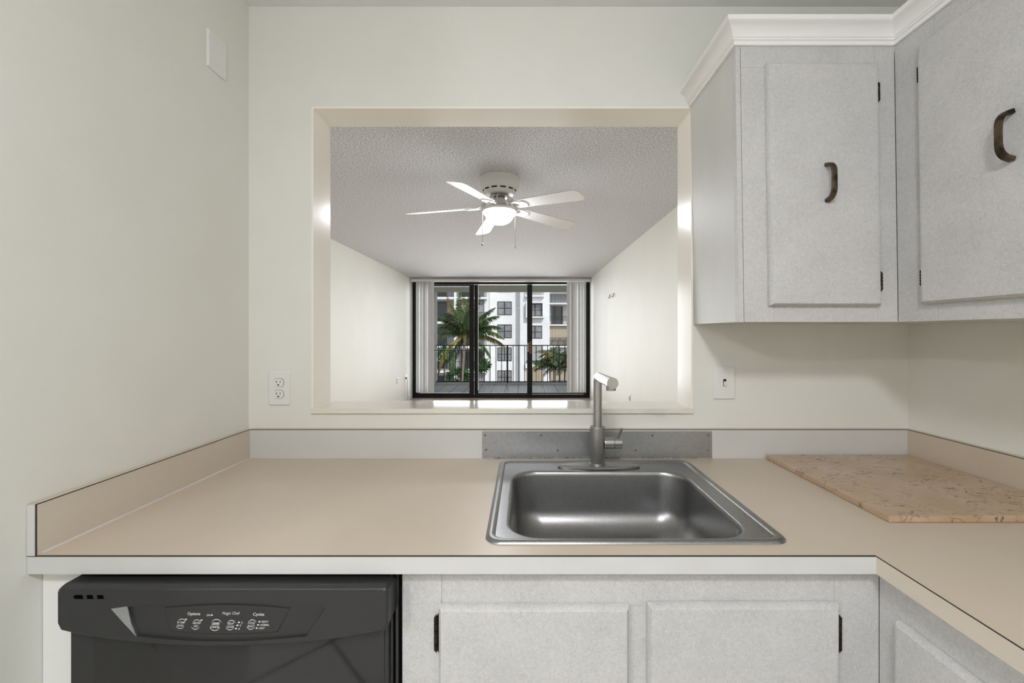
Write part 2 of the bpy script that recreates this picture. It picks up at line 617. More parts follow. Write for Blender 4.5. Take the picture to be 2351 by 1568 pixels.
MB().box(XL + 0.001, XE - 0.001, YE - 0.0012, YE + 0.0018, ZT - 0.0018, ZT - 0.0002).build('seam_line', M['seam'], ct)
MB().box(XE - 0.0012, XE - 0.0001, YN, YE - 0.0012, ZT - 0.0018, ZT - 0.0002).build('seam_line', M['seam'], ct)
ZB = -0.3185                # top of the upstands
YB = 1.403                  # face of the rear upstand


def upstand(face, m):
    b = MB()
    if face == 'back':
        b.box(XL + 0.017, XR - 0.021, YB, YW - 0.001, ZT, ZB - 0.0016)
    elif face == 'left':
        b.box(XL + 0.001, XL + 0.0165, YE, YW - 0.001, ZT, ZB - 0.0016)
    else:
        b.box(XR - 0.0205, XR - 0.001, YN, YW - 0.001, ZT, ZB - 0.0016)
    o = b.build('backsplash', m, ct)
    s, t = MB(), MB()
    if face == 'back':
        s.box(XL + 0.017, XR - 0.021, YB - 0.0003, YB + 0.0022, ZB - 0.0016, ZB)
        t.box(XL + 0.017, XR - 0.021, YB + 0.0022, YW - 0.001, ZB - 0.0016, ZB)
    elif face == 'left':
        s.box(XL + 0.0152, XL + 0.0168, YE, YB, ZB - 0.0016, ZB).box(XL + 0.0155, XL + 0.0168, YE - 0.0003, YE + 0.0015, ZT, ZB)
        t.box(XL + 0.001, XL + 0.0152, YE, YB, ZB - 0.0016, ZB)
    else:
        s.box(XR - 0.0208, XR - 0.019, YN, YB, ZB - 0.0016, ZB)
        t.box(XR - 0.019, XR - 0.001, YN, YB, ZB - 0.0016, ZB)
    s.build('seam_line', M['seam'], o)
    t.build('top_cap', M['laminate_top'], o)
    return o


upstand('back', M['laminate_front_lit'])
upstand('left', M['laminate_side_lit'])
MB().box(XL + 0.001, XL + 0.0152, YE - 0.0015, YE, ZT, ZB - 0.0016).build('end_cap', M['laminate_front_lit'], ct)
upstand('right', M['laminate_top'])

# caulk line at the foot of the left upstand
MB().prism([(XL + 0.0165, YE + 0.01, ZT), (XL + 0.0190, YE + 0.01, ZT), (XL + 0.0165, YE + 0.01, ZT + 0.0025)], (0, YB - YE - 0.012, 0)).build('caulk', M['cab_side'], ct)

# ------------------------------------------------------------------ sink
sk = thing('kitchen_sink', 'stainless steel single bowl drop-in sink set in the worktop', 'sink', (0.22, 1.1, ZT))
z0 = ZT + 0.0005
loops = [rrect(SX0, SX1, SY0, SY1, 0.030, z0),
         rrect(SX0 + .002, SX1 - .002, SY0 + .002, SY1 - .002, 0.030, z0 + .0035),
         rrect(SX0 + .006, SX1 - .006, SY0 + .006, SY1 - .006, 0.028, z0 + .0055),
         rrect(SX0 + .012, SX1 - .012, SY0 + .012, SY1 - .012, 0.026, z0 + .0055),
         rrect(SX0 + .017, SX1 - .017, SY0 + .016, SY1 - .017, 0.024, z0 + .0040),
         rrect(SX0 + .0195, SX1 - .0195, SY0 + .018, SY1 - .0195, 0.022, z0 + .0010),
         rrect(SX0 + .022, SX1 - .022, SY0 + .019, SY1 - .022, 0.022, z0 + .0010)]
MB().loft(loops).build('rim', M['steel_sink'], sk)
BX0, BX1, BY0, BY1 = -0.031, 0.468, 0.858, 1.268
bl = [rrect(SX0 + .022, SX1 - .022, SY0 + .019, SY1 - .022, 0.022, z0 + .0010),
      rrect(BX0 - .008, BX1 + .008, BY0 - .006, BY1 + .008, 0.075, z0 + .0004),
      rrect(BX0 - .003, BX1 + .003, BY0 - .002, BY1 + .003, 0.072, z0 - .0008),
      rrect(BX0, BX1, BY0, BY1, 0.070, z0 - .004),
      rrect(BX0 + .003, BX1 - .003, BY0 + .003, BY1 - .003, 0.068, z0 - .012)]
dep = 0.165
bl.append(rrect(BX0 + .010, BX1 - .010, BY0 + .010, BY1 - .010, 0.066, z0 - dep + .062))
for k in range(1, 9):
    a = math.radians(90 * k / 8)
    o_ = 0.010 + 0.062 * (1 - math.cos(a))
    bl.append(rrect(BX0 + o_, BX1 - o_, BY0 + o_, BY1 - o_, max(0.066 - 0.02 * (1 - math.cos(a)), .03), z0 - dep + 0.062 * (1 - math.sin(a))))
bl.append(rrect(0.2, 0.235, 1.045, 1.08, 0.017, z0 - dep - .003))
MB().loft(bl, True, False, True).build('bowl', M['steel_sink'], sk, 60)
dr = MB().lathe([(0.05, z0 - dep + .002), (0.048, z0 - dep + .004), (0.040, z0 - dep + .003), (0.036, z0 - dep - .001), (0.008, z0 - dep - .001), (0.008, z0 - dep + .008), (0.001, z0 - dep + .009)], (0.2175, 1.0625, 0), 32)
dr.build('drain', M['steel_bright'], sk)

# ------------------------------------------------------------------ steel sheet behind the sink
pl = thing('steel_splash_plate', 'thin stainless steel sheet screwed to the upstand behind the sink', 'plate', (0.24, YB, ZT))
PX0, PX1 = X(1107, YB), X(1634, YB)
MB().box(PX0, PX1, YB - 0.0022, YB - 0.0008, ZT + .002, Zp(990, YB)).build('sheet', M['steel_plate'], pl)
for px, py in ((1114, 999), (1242, 999), (1497, 999), (1625, 998), (1116, 1032), (1280, 1033), (1459, 1033), (1624, 1032)):
    p = pt(px, py, YB)
    b = MB().lathe([(0.0036, 0), (0.0034, -0.0012), (0.002, -0.0024), (0.0004, -0.0027)], (p[0], YB - 0.0022, p[2]), 12, 'Y')
    b.build('screw', M['screw'], pl)
cb = MB()
random.seed(3)
lo = []
n_ = 160
for k in range(n_ + 1):
    x_ = X(1135, YB) + (X(1600, YB) - X(1135, YB)) * k / n_
    h_ = random.uniform(.0012, .0052)
    lo.append([(x_, YB - .0022, ZT + .0003), (x_, YB - .0050, ZT + .0003), (x_, YB - .0040, ZT + h_ * .8), (x_, YB - .0022, ZT + h_)])
cb.loft(lo, True, True, True)
cb.build('sealant', mat('grubby_sealant', (92, 88, 82), 0.7, var=(120, (150, 148, 142), 3, (1, 1, 1))), pl)

# ------------------------------------------------------------------ faucet
FX, FY = 0.2275, 1.312
fz = z0 + 0.0012
fa = thing('kitchen_faucet', 'brushed steel single lever faucet with square-bent spout on the sink ledge', 'faucet', (FX, FY, fz))
hw, hd = 0.126, 0.031


def boat(sx, sy, z):
    pts = []
    n = 40
    for k in range(n):
        a = 2 * math.pi * k / n
        c, s = math.cos(a), math.sin(a)
        x = abs(c) ** 0.75 * math.copysign(1, c)
        y = abs(s) ** 0.9 * math.copysign(1, s) * (1 - 0.35 * abs(x) ** 2.2)
        pts.append((FX + 0.003 + x * sx, FY - 0.008 + y * sy, z))
    return pts


MB().loft([boat(hw, hd, fz), boat(hw, hd, fz + .004), boat(hw - .006, hd - .005, fz + .008), boat(hw - .016, hd - .010, fz + .010)], True, True, True).build('base_plate', M['steel'], fa)
MB().lathe([(0.026, fz + .009), (0.026, fz + .012), (0.0228, fz + .013)], (FX, FY, 0), 36).lathe([(0.0228, fz + .012), (0.0228, -0.2905), (0.0222, -0.2885), (0.0145, -0.2885)], (FX, FY, 0), 36).build('body', M['steel'], fa)
MB().lathe([(0.0205, fz + .0125), (0.0205, fz + .0145)], (FX, FY, 0), 36).build('base_ring', M['steel_bright'], fa)
zs = -0.134
st_ = [(FX, FY, -0.289), (FX, FY, zs - .030)]
sp = MB()
arc = []
for k in range(0, 7):
    a = math.radians(90 * k / 6)
    arc.append((FX + 0.0004 * k, FY - 0.014 * (1 - math.cos(a)), zs - .014 + 0.014 * math.sin(a)))
sp.tube(st_ + arc[:1], 0.0136, 28)
sp.build('riser', M['steel'], fa)
d = Vector((0.010, -0.19, 0.0)).normalized()
tip = Vector((FX + 0.0075, 1.122, zs + .001))
s2 = MB()
s2.tube([(FX, FY, zs - .0145)] + arc + [tip - d * .0006, tip], [0.0136] + [0.0138] * len(arc) + [0.0155, 0.0150], 30)
s2.build('spout', M['steel_bright'], fa)
MB().lathe([(0.0135, -0.154), (0.0138, -0.152), (0.0138, zs - .004)], (tip.x - .001, tip.y + .020, 0), 28).lathe([(0.010, -0.1545), (0.010, -0.152)], (tip.x - .001, tip.y + .020, 0), 20).build('spray_outlet', M['steel'], fa)
MB().tube([(FX + .0062, tip.y + .05, zs - .014), (FX + .0062, tip.y + .05, zs - .020)], 0.003, 10).build('spout_button', M['steel'], fa)
hz = Zp(1017, FY)
hx0 = FX + 0.020
MB().lathe([(0.0175, hx0), (0.0178, hx0 + .002), (0.0178, X(1408.5, FY))], (0, FY, hz), 30, 'X').build('valve_housing', M['steel'], fa)
hd_ = MB().lathe([(0.0165, X(1408.5, FY)), (0.0178, X(1409.5, FY)), (0.0178, X(1427, FY) - .001), (0.0165, X(1427, FY))], (0, FY, hz), 30, 'X').build('lever_hub', M['steel'], fa)
MB().tube([(X(1416.5, FY), FY - .004, hz + .014), (X(1425.5, FY), FY - .012, hz + .048)], 0.0042, 14).build('lever', M['steel'], hd_)

# ------------------------------------------------------------------ marble slab
mb = MB()
xa, xb, ya, yb = 0.793, 1.262, 0.9255, 1.37
R = Matrix.Rotation(math.radians(-1.2), 3, 'Z')
mb.box(xa + .004, XR - 0.028, ya, YB - 0.008, ZT + .0006, ZT + .0150, 0.0018, 2)
o = mb.build('marble_slab', M['marble'])
tag(o, 'tan brown-veined marble pastry slab lying on the worktop corner', 'slab')

# ------------------------------------------------------------------ wall plates
def plate_front(name, label, cat, px0, px1, py0, py1):
    x0, x1, zb, zt = X(px0, YW), X(px1, YW), Zp(py1, YW), Zp(py0, YW)
    t = thing(name, label, cat, ((x0 + x1) / 2, YW, zb))
    MB().loft([rrect(x0, x1, zb, zt, .003, YW - .0003, 4, 'XZ'), rrect(x0, x1, zb, zt, .003, YW - .003, 4, 'XZ'),
               rrect(x0 + .003, x1 - .003, zb + .003, zt - .003, .003, YW - .006, 4, 'XZ')], True, True, True).build('cover_plate', M['white_plastic'], t)
    return t, (x0 + x1) / 2, (zb + zt) / 2


t, cx, cz = plate_front('power_outlet', 'white duplex power outlet on the wall left of the opening', 'outlet', 618, 666, 853, 930)
for s in (1, -1):
    zc = cz + s * 0.0195
    pts = []
    for k in range(32):
        a = 2 * math.pi * k / 32
        pts.append((cx + .0172 * math.cos(a), YW - .006, zc + max(-.0138, min(.0138, .0172 * math.sin(a)))))
    rc = MB().loft([pts, [(p[0], YW - .0078, p[2]) for p in pts]], True, False, True).build('receptacle', M['white_plastic'], t)
    MB().loft([[(cx + (p[0] - cx) * 1.06, YW - .0061, zc + (p[2] - zc) * 1.06) for p in pts], [(p[0], YW - .0062, p[2]) for p in pts]]).build('receptacle_gap', M['slot'], rc)
    b = MB().box(cx - .0072, cx - .0052, YW - .0082, YW - .007, zc - .001, zc + .0072)
    b.box(cx + .0052, cx + .0070, YW - .0082, YW - .007, zc - .0005, zc + .0066)
    b.lathe([(0.0028, -.0082), (0.0028, -.007)], (cx - .0002, YW, zc - .0072), 14, 'Y')
    b.build('socket_slots', M['slot'], rc)
MB().lathe([(0.0032, 0), (0.003, -.0012), (.0005, -.0014)], (cx, YW - .006, cz), 14, 'Y').build('screw', M['white_plastic'], t)

t, cx, cz = plate_front('light_switch', 'white toggle light switch on the wall below the upper cabinet', 'switch', 1637.5, 1686.5, 840, 916)
MB().box(cx - .0052, cx + .0052, YW - .0064, YW - .0055, cz - .0118, cz + .0118).build('toggle_slot', M['slot'], t)
MB().box(cx - .0040, cx + .0044, YW - .015, YW - .0055, cz - .0105, cz + .004, 0.0012, 2, Matrix.Rotation(math.radians(24), 3, 'X')).build('toggle', M['white_plastic'], t)
for s in (1, -1):
    MB().lathe([(0.0034, 0), (0.0032, -.0012), (.0005, -.0015)], (cx, YW - .006, cz + s * .0302), 14, 'Y').build('screw', M['white_plastic'], t)

t = thing('blank_plate', 'plain white cover plate high on the left kitchen wall', 'plate', (XL, 1.27, 0.78))
ya, yb, za, zb = 1.2335, 1.3105, 0.7795, 0.8905
f = lambda x, i: [(x, p[0], p[1]) for p in rrect(ya + i, yb - i, za + i, zb - i, .003, 0, 4)]
MB().loft([f(XL + .0003, 0), f(XL + .004, 0), f(XL + .0068, .003)], True, True, True).build('cover_plate', M['white_plastic'], t)
for zz in (za + .026, zb - .026):
    MB().lathe([(0.003, XL + .0066), (0.0028, XL + .0076), (.0004, XL + .0079)], (0, (ya + yb) / 2, zz), 12, 'X').build('screw', M['white_plastic'], t)

# ------------------------------------------------------------------ cabinet hardware
def sweep(mb, path, side, w, th):
    """rectangular bar along a planar path; side = constant width direction"""
    path = [Vector(p) for p in path]
    side = Vector(side).normalized()
    loops = []
    for i, p in enumerate(path):
        t = (path[min(i + 1, len(path) - 1)] - path[max(i - 1, 0)]).normalized()
        n = t.cross(side).normalized()
        wi = w[i] if isinstance(w, list) else w
        ti = th[i] if isinstance(th, list) else th
        c = .25
        q = [(-1, -1 + c), (-1 + c, -1), (1 - c, -1), (1, -1 + c), (1, 1 - c), (1 - c, 1), (-1 + c, 1), (-1, 1 - c)]
        loops.append([p + side * (a * wi / 2) + n * (b * ti / 2) for a, b in q])
    mb.loft(loops, True, True, True)


def pull_handle(base, out, side, length, parent, xf):
    """arched pull: two feet on the door, bow standing off along out"""
    base, out = Vector(base), Vector(out)
    path = []
    hl = length / 2
    for k in range(25):
        u = -1 + 2 * k / 24
        z = hl * u * (1.0 if abs(u) < .8 else 1.0)
        h = 0.0265 * (1 - abs(u) ** 4.4) ** 0.62 if abs(u) < 1 else 0
        path.append(base + out * (h + .0015) + Vector((0, 0, z)))
    n = len(path)
    w = [0.0120 + 0.001 * abs(-1 + 2 * k / (n - 1)) for k in range(n)]
    th = [0.006 + 0.0035 * abs(-1 + 2 * k / (n - 1)) ** 3 for k in range(n)]
    b = MB(xf)
    sweep(b, path, side, w, th)
    return b.build('handle', M['bronze'], parent, 50)


def hinge(pos, out, side, length, parent, xf):
    """butt hinge: rounded barrel of knuckles on a slim leaf"""
    pos, out, side = Vector(pos), Vector(out), Vector(side)
    b = MB(xf)
    n = 5
    r = 0.0042
    prof = []
    for k in range(n):
        a, c = -length / 2 + length * k / n, -length / 2 + length * (k + 1) / n
        prof += [(r * .55, a), (r, a + .0012), (r, c - .0012), (r * .55, c)]
    prof = [(r * .3, -length / 2 - .003)] + prof + [(r * .3, length / 2 + .003)]
    b.lathe(prof, tuple(pos + out * .004), 12)
    c0 = pos + side * -.0055
    lp = [c0 + side * 0 + Vector((0, 0, -length * .62)), c0 + side * .004 + Vector((0, 0, -length * .5)), c0 + side * .0045 + Vector((0, 0, length * .5)), c0 + Vector((0, 0, length * .62))]
    b.prism([p + out * .0005 for p in lp], out * .0022)
    return b.build('hinge', M['hinge'], parent)


def door_panel(axis, a0, a1, z0, z1, face, th, parent, xf, m, round_side=True, r=.014):
    """slab door with rounded-over edges. axis 'X': spans x a0..a1, its back on plane y=face, front at face-th; axis 'Y': same with x"""
    b = MB(xf)
    P = (lambda a, d, z: (a, face - d, z)) if axis == 'X' else (lambda a, d, z: (face - d, a, z))
    loops = []
    for ins, d in ((0, .0008), (0, th - r), (r * .12, th - r * .5), (r * .45, th - r * .12), (r, th)):
        loops.append([P(a0 + ins, d, z0 + min(ins, .006)), P(a1 - ins, d, z0 + min(ins, .006)), P(a1 - ins, d, z1 - ins), P(a0 + ins, d, z1 - ins)])
    b.loft(loops, True, True, True)
    return b.build('door', m, parent, 30)


# ------------------------------------------------------------------ upper cabinets (slightly out of plumb, leaning left towards the top)
UB, UT = 0.030, 0.7575      # bottom and top
YU = 1.121                  # face of the wall cabinet
XU0, XU1 = 0.5695, 0.990    # its side, and the face of the corner cabinet
lean = lambda v: (v.x - 0.0143 * (v.z - UB), v.y, v.z)
u1 = thing('wall_cabinet', 'grey-white wall cabinet facing the front with one narrow door', 'cabinet', (0.78, YU, UB))
MB(lean).box(XU0 + .0005, XU1 - .002, YU + .017, YW - .001, UB, UT).build('body', M['cab_side'], u1)
MB(lean).box(XU0, XU0 + .0005, YU + .018, YW - .001, UB, UT).build('side_panel', M['cab_side'], u1)
g = .0005
ff = MB(lean)
ff.box(XU0, XU0 + .0125, YU + .0012, YU + .0165, UB - .0005, UT - g)
xs1 = XU0 + .0135
ff.box(xs1, 0.662 - g, YU, YU + .0165, UB, .703 - g)
ff.box(xs1, 0.936, YU, YU + .0165, .703, UT - g)
ff.box(0.936 + g, XU1 - .001, YU, YU + .0165, UB, UT - g)
ff.box(0.662, 0.936, YU, YU + .0165, UB, 0.10)
ff.build('face_frame', M['cab'], u1)
d1 = door_panel('X', 0.6455, 0.9365, 0.0715, 0.7085, YU, .019, u1, lean, M['cab'])
pull_handle((0.7925, YU - .019, 0.391), (0, -1, 0), (1, 0, 0), 0.094, d1, lean)
for zz in (0.636, 0.137):
    hinge((0.9425, YU, zz), (0, -1, 0), (1, 0, 0), 0.046, d1, lean)

u2 = thing('wall_cabinet', 'grey-white wall cabinet on the right wall with a wide door cut off by the frame', 'cabinet', (1.14, 0.6, UB))
XF = XU1
MB(lean).box(XF + .017, XR - .001, YN, YW - .001, UB, UT).build('body', M['cab_side'], u2)
ff = MB(lean)
ff.box(XF, XF + .0165, 1.012, YU - .001, UB, UT - g)
ff.box(XF, XF + .0165, YN + .06, 1.012 - g, 0.703, UT - g)
ff.box(XF, XF + .0165, YN + .06, 1.012 - g, UB, 0.10)
ff.box(XF, XF + .0165, YN, YN + .06 - g, UB, UT - g)
ff.box(XF, XF + .0165, 0.52, 0.59, 0.10 + g, 0.703 - g)
ff.build('face_frame', M['cab'], u2)
d2 = door_panel('Y', 0.600, 1.043, 0.0715, 0.7085, XF, .019, u2, lean, M['cab'])
pull_handle((XF - .019, 0.838, 0.391), (-1, 0, 0), (0, 1, 0), 0.094, d2, lean)
for zz in (0.640, 0.137):
    hinge((XF, 1.0487, zz), (-1, 0, 0), (0, 1, 0), 0.038, d2, lean)
d3 = door_panel('Y', YN + .03, 0.585, 0.0715, 0.7085, XF, .019, u2, lean, M['cab'])

# crown moulding
prof = [(0, 0), (.0055, 0), (.0065, .001), (.0065, .0105), (.0085, .0115), (.0098, .0125), (.0098, .0160), (.0115, .0175)]
for k in range(0, 9):
    a = math.radians(90 * k / 8)
    prof.append((.0125 + .0185 * (1 - math.cos(a)), .019 + .026 * math.sin(a) * (0.55 + 0.45 * (k / 8))))
prof += [(.0325, .0465), (.0345, .0485), (.0355, .056), (.0355, .0595), (0, .0595)]
cm = thing('crown_molding', 'white crown moulding running along the top of both wall cabinets', 'moulding', (0.8, YU, UT))
path = [((XU0, YW - .001), (-1, 0)), ((XU0, YU), (-1, -1)), ((XU1, YU), (-1, -1)), ((XU1, YN), (-1, 0))]
for (p, n), (q, m_) in zip(path[:-1], path[1:]):
    b = MB(lean)
    b.loft([[(p[0] + n[0] * o_, p[1] + n[1] * o_, UT + .0005 + h) for o_, h in prof], [(q[0] + m_[0] * o_, q[1] + m_[1] * o_, UT + .0005 + h) for o_, h in prof]], True, True, True)
    b.build('molding_length', M['crown'], cm, 25)

# ------------------------------------------------------------------ base cabinets
YBF = 0.814                 # face of the base cabinets
XBF = XE + 0.026
KICK = FL + 0.10
b1 = thing('base_cabinet', 'grey-white sink base cabinet with two doors under the worktop', 'cabinet', (0.22, YBF, FL))
MB().cells([-0.2335, -0.215, 0.62, XBF + .018], [KICK, CB - .19, CB - .001], YBF + .017, 1.40, lambda i, j: i == 1 and j == 1, 'XZ').box(-0.2335, -0.215, YBF + .05, 1.40, FL, KICK).box(-0.215, XBF, YBF + .06, YBF + .075, FL, KICK).build('body', M['cab_side'], b1)
ff = MB()
zr = -0.5225
ff.box(-0.2335, -0.1575 - g, YBF, YBF + .0165, KICK, CB - .001)
ff.box(-0.1575, 0.5955, YBF, YBF + .0165, zr, CB - .001)
ff.box(0.5955 + g, XBF - .0005, YBF, YBF + .0165, KICK, CB - .001)
ff.box(0.176, 0.2545, YBF, YBF + .0165, KICK, zr - g)
ff.box(-0.1575, 0.176 - g, YBF, YBF + .0165, KICK, KICK + .06)
ff.box(0.2545 + g, 0.5955, YBF, YBF + .0165, KICK, KICK + .06)
ff.build('face_frame', M['cab'], b1)


def base_door(axis, a0, a1, zt, zb, face, parent):
    d = door_panel(axis, a0, a1, zb, zt, face, .019, parent, None, M['cab'])
    return d


zd = -0.5175
da = base_door('X', -0.1625, 0.2000, zd, KICK + .04, YBF, b1)
db = base_door('X', 0.2345, 0.5975, zd + .004, KICK + .04, YBF, b1)
for d_, hx, sd in ((da, -0.1680, -1), (db, 0.6030, 1)):
    for hz_ in (-0.574, KICK + .12):
        hinge((hx, YBF, hz_), (0, -1, 0), (sd, 0, 0), 0.064, d_, None)

b2 = thing('base_cabinet', 'grey-white base cabinet under the right leg of the worktop', 'cabinet', (0.98, 0.45, FL))
MB().box(XBF + .019, XR - .001, YN + .001, YW - .01, KICK, CB - .001).box(XBF + .07, XR - .001, YN + .001, YBF, FL, KICK).build('body', M['cab_side'], b2)
ff = MB()
ff.box(XBF, XBF + .0165, 0.755 + g, YBF - .001, KICK, CB - .001)
ff.box(XBF, XBF + .0165, YN + .05, 0.755, zr, CB - .001)
ff.box(XBF, XBF + .0165, YN, YN + .05 - g, KICK, CB - .001)
ff.box(XBF, XBF + .0165, YN + .05, 0.755, KICK, KICK + .06)
ff.build('face_frame', M['cab'], b2)
base_door('Y', 0.36, 0.765, zd, KICK + .04, XBF, b2)
base_door('Y', YN + .02, 0.325, zd, KICK + .04, XBF, b2)

fp = MB().box(XL + .001, -0.8505, YBF, YBF + .02, FL + .001, CB - .001).build('filler_panel', M['crown'])
tag(fp, 'narrow white filler panel between the left wall and the dishwasher', 'panel')

# ------------------------------------------------------------------ dishwasher
dw = thing('dishwasher', 'black built-in dishwasher under the left end of the worktop', 'dishwasher', (-0.54, 0.80, FL))
DX0, DX1 = -0.8385, -0.2505
YC = 0.763                  # face of the console
ZK = -0.457                 # its top
MB().box(-0.845, -0.238, 0.83, 1.38, FL + .10, CB - .004).box(-0.83, -0.26, .86, 1.30, FL, FL + .10).build('body', M['black_dark'], dw)
NB = 40


def zbot(x):
    u = (x - DX0) / (DX1 - DX0)
    return -0.533 - 0.032 * math.sin(math.pi * min(max(u, 0), 1)) ** 0.7


DWP = lambda px, py, y=YC: ((px - VPX) * YC / FPX, y, (VPY - py) * YC / FPX)
# outline of the recess in the console face
top_o = [(255 + (747 - 255) * k / 24, 1397 - 13.5 * math.sin(math.pi * k / 24)) for k in range(25)]
bot_o = [(703 + (313 - 703) * k / 24, 1461 + 12 * math.sin(math.pi * k / 24)) for k in range(25)]
hole = [DWP(*p) for p in top_o + bot_o]
inner_top = [(292 + (746.3 - 292) * k / 24, 1394.5 - 10.5 * math.sin(math.pi * k / 24)) for k in range(25)]
inner_bot = [(702.6 + (315 - 702.6) * k / 24, 1460.5 + 11.5 * math.sin(math.pi * k / 24)) for k in range(25)]
YR = YC + 0.004
inner = [DWP(px, py, YR) for px, py in inner_top + inner_bot]
con = MB()
bm = con.bm
rr = .006
outer = []
for k in range(NB + 1):
    x = DX0 + rr + (DX1 - DX0 - 2 * rr) * k / NB
    outer.append((x, YC, zbot(x) + .003))
ring = outer + [(DX1, YC + .002, zbot(DX1) + .012), (DX1, YC + .002, ZK - .012), (DX1 - rr, YC, ZK - rr)] + [(DX0 + rr, YC, ZK - rr), (DX0, YC + .002, ZK - .012), (DX0, YC + .002, zbot(DX0) + .012)]
vo = [bm.verts.new(p) for p in ring]
vi = [bm.verts.new(p) for p in hole]
eds = [bm.edges.new((vo[i], vo[(i + 1) % len(vo)])) for i in range(len(vo))] + [bm.edges.new((vi[i], vi[(i + 1) % len(vi)])) for i in range(len(vi))]
bmesh.ops.triangle_fill(bm, use_beauty=True, use_dissolve=False, edges=eds)


def grow(p, i, y):
    cx_, cz_ = (DX0 + DX1) / 2, (ZK + zbot((DX0 + DX1) / 2)) / 2
    return (p[0] + math.copysign(i, p[0] - cx_) * (1 if abs(p[0] - cx_) > .28 else 0), y, p[2] + (i if p[2] > cz_ else -i))


lp = [ring, [grow(p, .0022, YC + .0015) for p in ring], [grow(p, .0045, YC + .005) for p in ring], [grow(p, .0056, YC + .012) for p in ring], [grow(p, .0056, .84) for p in ring]]
con.loft(lp, True, False, True)
bmesh.ops.remove_doubles(con.bm, verts=con.bm.verts[:], dist=1e-5)
co = con.build('console', M['black_plastic'], dw, 40)
MB().loft([hole, inner]).build('recess_edge', M['black_plastic'], co, 30)
MB().loft([inner, [(p[0], p[1] + .002, p[2]) for p in inner]], True, True, True).build('recess_face', M['black_plastic'], co, 30)
tri = [DWP(255, 1397.5, YC - .0004), DWP(292, 1392, YC - .0004), DWP(295, 1404, YC - .0006), DWP(302, 1434, YC - .0006), DWP(313.0, 1461, YC - .0004), DWP(284, 1430, YC - .0004)]
MB().prism(tri, (0, .0015, 0)).build('lit_facet', M['lit_facet_bar'], co)['label'] = 'recess side with its light painted pale grey'  # pale plate painting the light caught by the recess side
cp_t = [(375 + (663 - 375) * k / 20, 1398 - 8 * math.sin(math.pi * k / 20) + 1.5 * k / 20) for k in range(21)]
cp_b = [(634 + (387 - 634) * k / 20, 1453 + 6 * math.sin(math.pi * k / 20) - 1.5 * k / 20) for k in range(21)]
cpo = cp_t + cp_b
ccx, ccz = 518, 1424
sc_ = lambda s, y: [DWP(ccx + (p[0] - ccx) * (1 + s / 140), ccz + (p[1] - ccz) * (1 + s / 30), y) for p in cpo]
YP = YR - .0012
MB().loft([sc_(0.9, YR - .0002), sc_(0.9, YR - .0006), sc_(-.4, YR - .0006), sc_(-.4, YR - .0002)], True).build('panel_groove', M['black_dark'], co)
cpn = MB().loft([sc_(-.4, YR - .0001), sc_(-.6, YP + .0003), sc_(-1.4, YP)], True, False, True).build('control_panel', M['black_plastic'], co, 30)


def lettering(txt, px0, px1, pyc, hpx, bold=0.0, shear=0.25):
    """printed word: fitted to a pixel width and cap height measured on the panel"""
    c = bpy.data.curves.new('lettering', 'FONT')
    c.body = txt
    c.size = 1.0
    c.shear = shear
    c.offset = bold
    to = bpy.data.objects.new('lettering_tmp', c)
    COL.objects.link(to)
    dg = bpy.context.evaluated_depsgraph_get()
    dg.update()
    me = bpy.data.meshes.new_from_object(to.evaluated_get(dg))
    COL.objects.unlink(to)
    bpy.data.objects.remove(to)
    x0 = min(v.co.x for v in me.vertices)
    x1 = max(v.co.x for v in me.vertices)
    y0 = 0.0
    y1 = 0.70
    s = YC / FPX
    wx = (px1 - px0) * s
    hz_ = hpx * s
    off = OFF[co.name]
    for v in me.vertices:
        a = (v.co.x - x0) / (x1 - x0)
        bb = (v.co.y - y0) / (y1 - y0)
        v.co = Vector((X(px0, YC) + a * wx, YP - .00025, Zp(pyc, YC) - hz_ / 2 + bb * hz_)) - off
    me.materials.clear()
    me.materials.append(M['print'])
    o = bpy.data.objects.new('lettering', me)
    COL.objects.link(o)
    o.parent = co
    OFF[o.name] = off
    return o


Q = lambda zx, zy: (340 + zx / 6.5306, 1370 + zy / 6.5306)


def word(txt, zx0, zx1, zyc, hz6, **k):
    a, b = Q(zx0, zyc), Q(zx1, zyc)
    lettering(txt, a[0], b[0], a[1], hz6 / 6.5306, **k)


word('Options', 575, 765, 268, 44, bold=.012, shear=.05)
word('Cycles', 1562, 1728, 276, 44, bold=.012, shear=.05)
word('ON', 862, 916, 290, 30, bold=.012)
word('M', 1100, 1136, 260, 42, bold=.0, shear=.15)
word('agic', 1139, 1228, 260, 42, bold=.0, shear=.15)
word('Chef', 1250, 1362, 260, 42, bold=.004, shear=.15)
word('HI TEMP', 417, 540, 400, 30, bold=.015)
word('WASH', 417, 512, 446, 30, bold=.015)
word('HEATED', 652, 770, 408, 30, bold=.015)
word('DRY', 668, 738, 456, 30, bold=.015)
word('START', 946, 1054, 414, 30, bold=.015)
word('CANCEL', 914, 1056, 467, 32, bold=.02)
word('DELAY', 1174, 1278, 416, 30, bold=.015)
word('HOURS', 1164, 1276, 464, 30, bold=.015)
word('2', 1380, 1404, 402, 30, bold=.012)
word('4', 1354, 1378, 446, 30, bold=.012)
word('6', 1338, 1360, 495, 30, bold=.012)
word('CYCLE', 1484, 1588, 408, 30, bold=.015)
word('SELECT', 1474, 1588, 456, 30, bold=.015)
word('HEAVY', 1688, 1794, 388, 30, bold=.012)
word('NORMAL', 1668, 1804, 437, 30, bold=.012)
word('LIGHT', 1646, 1736, 486, 30, bold=.012)
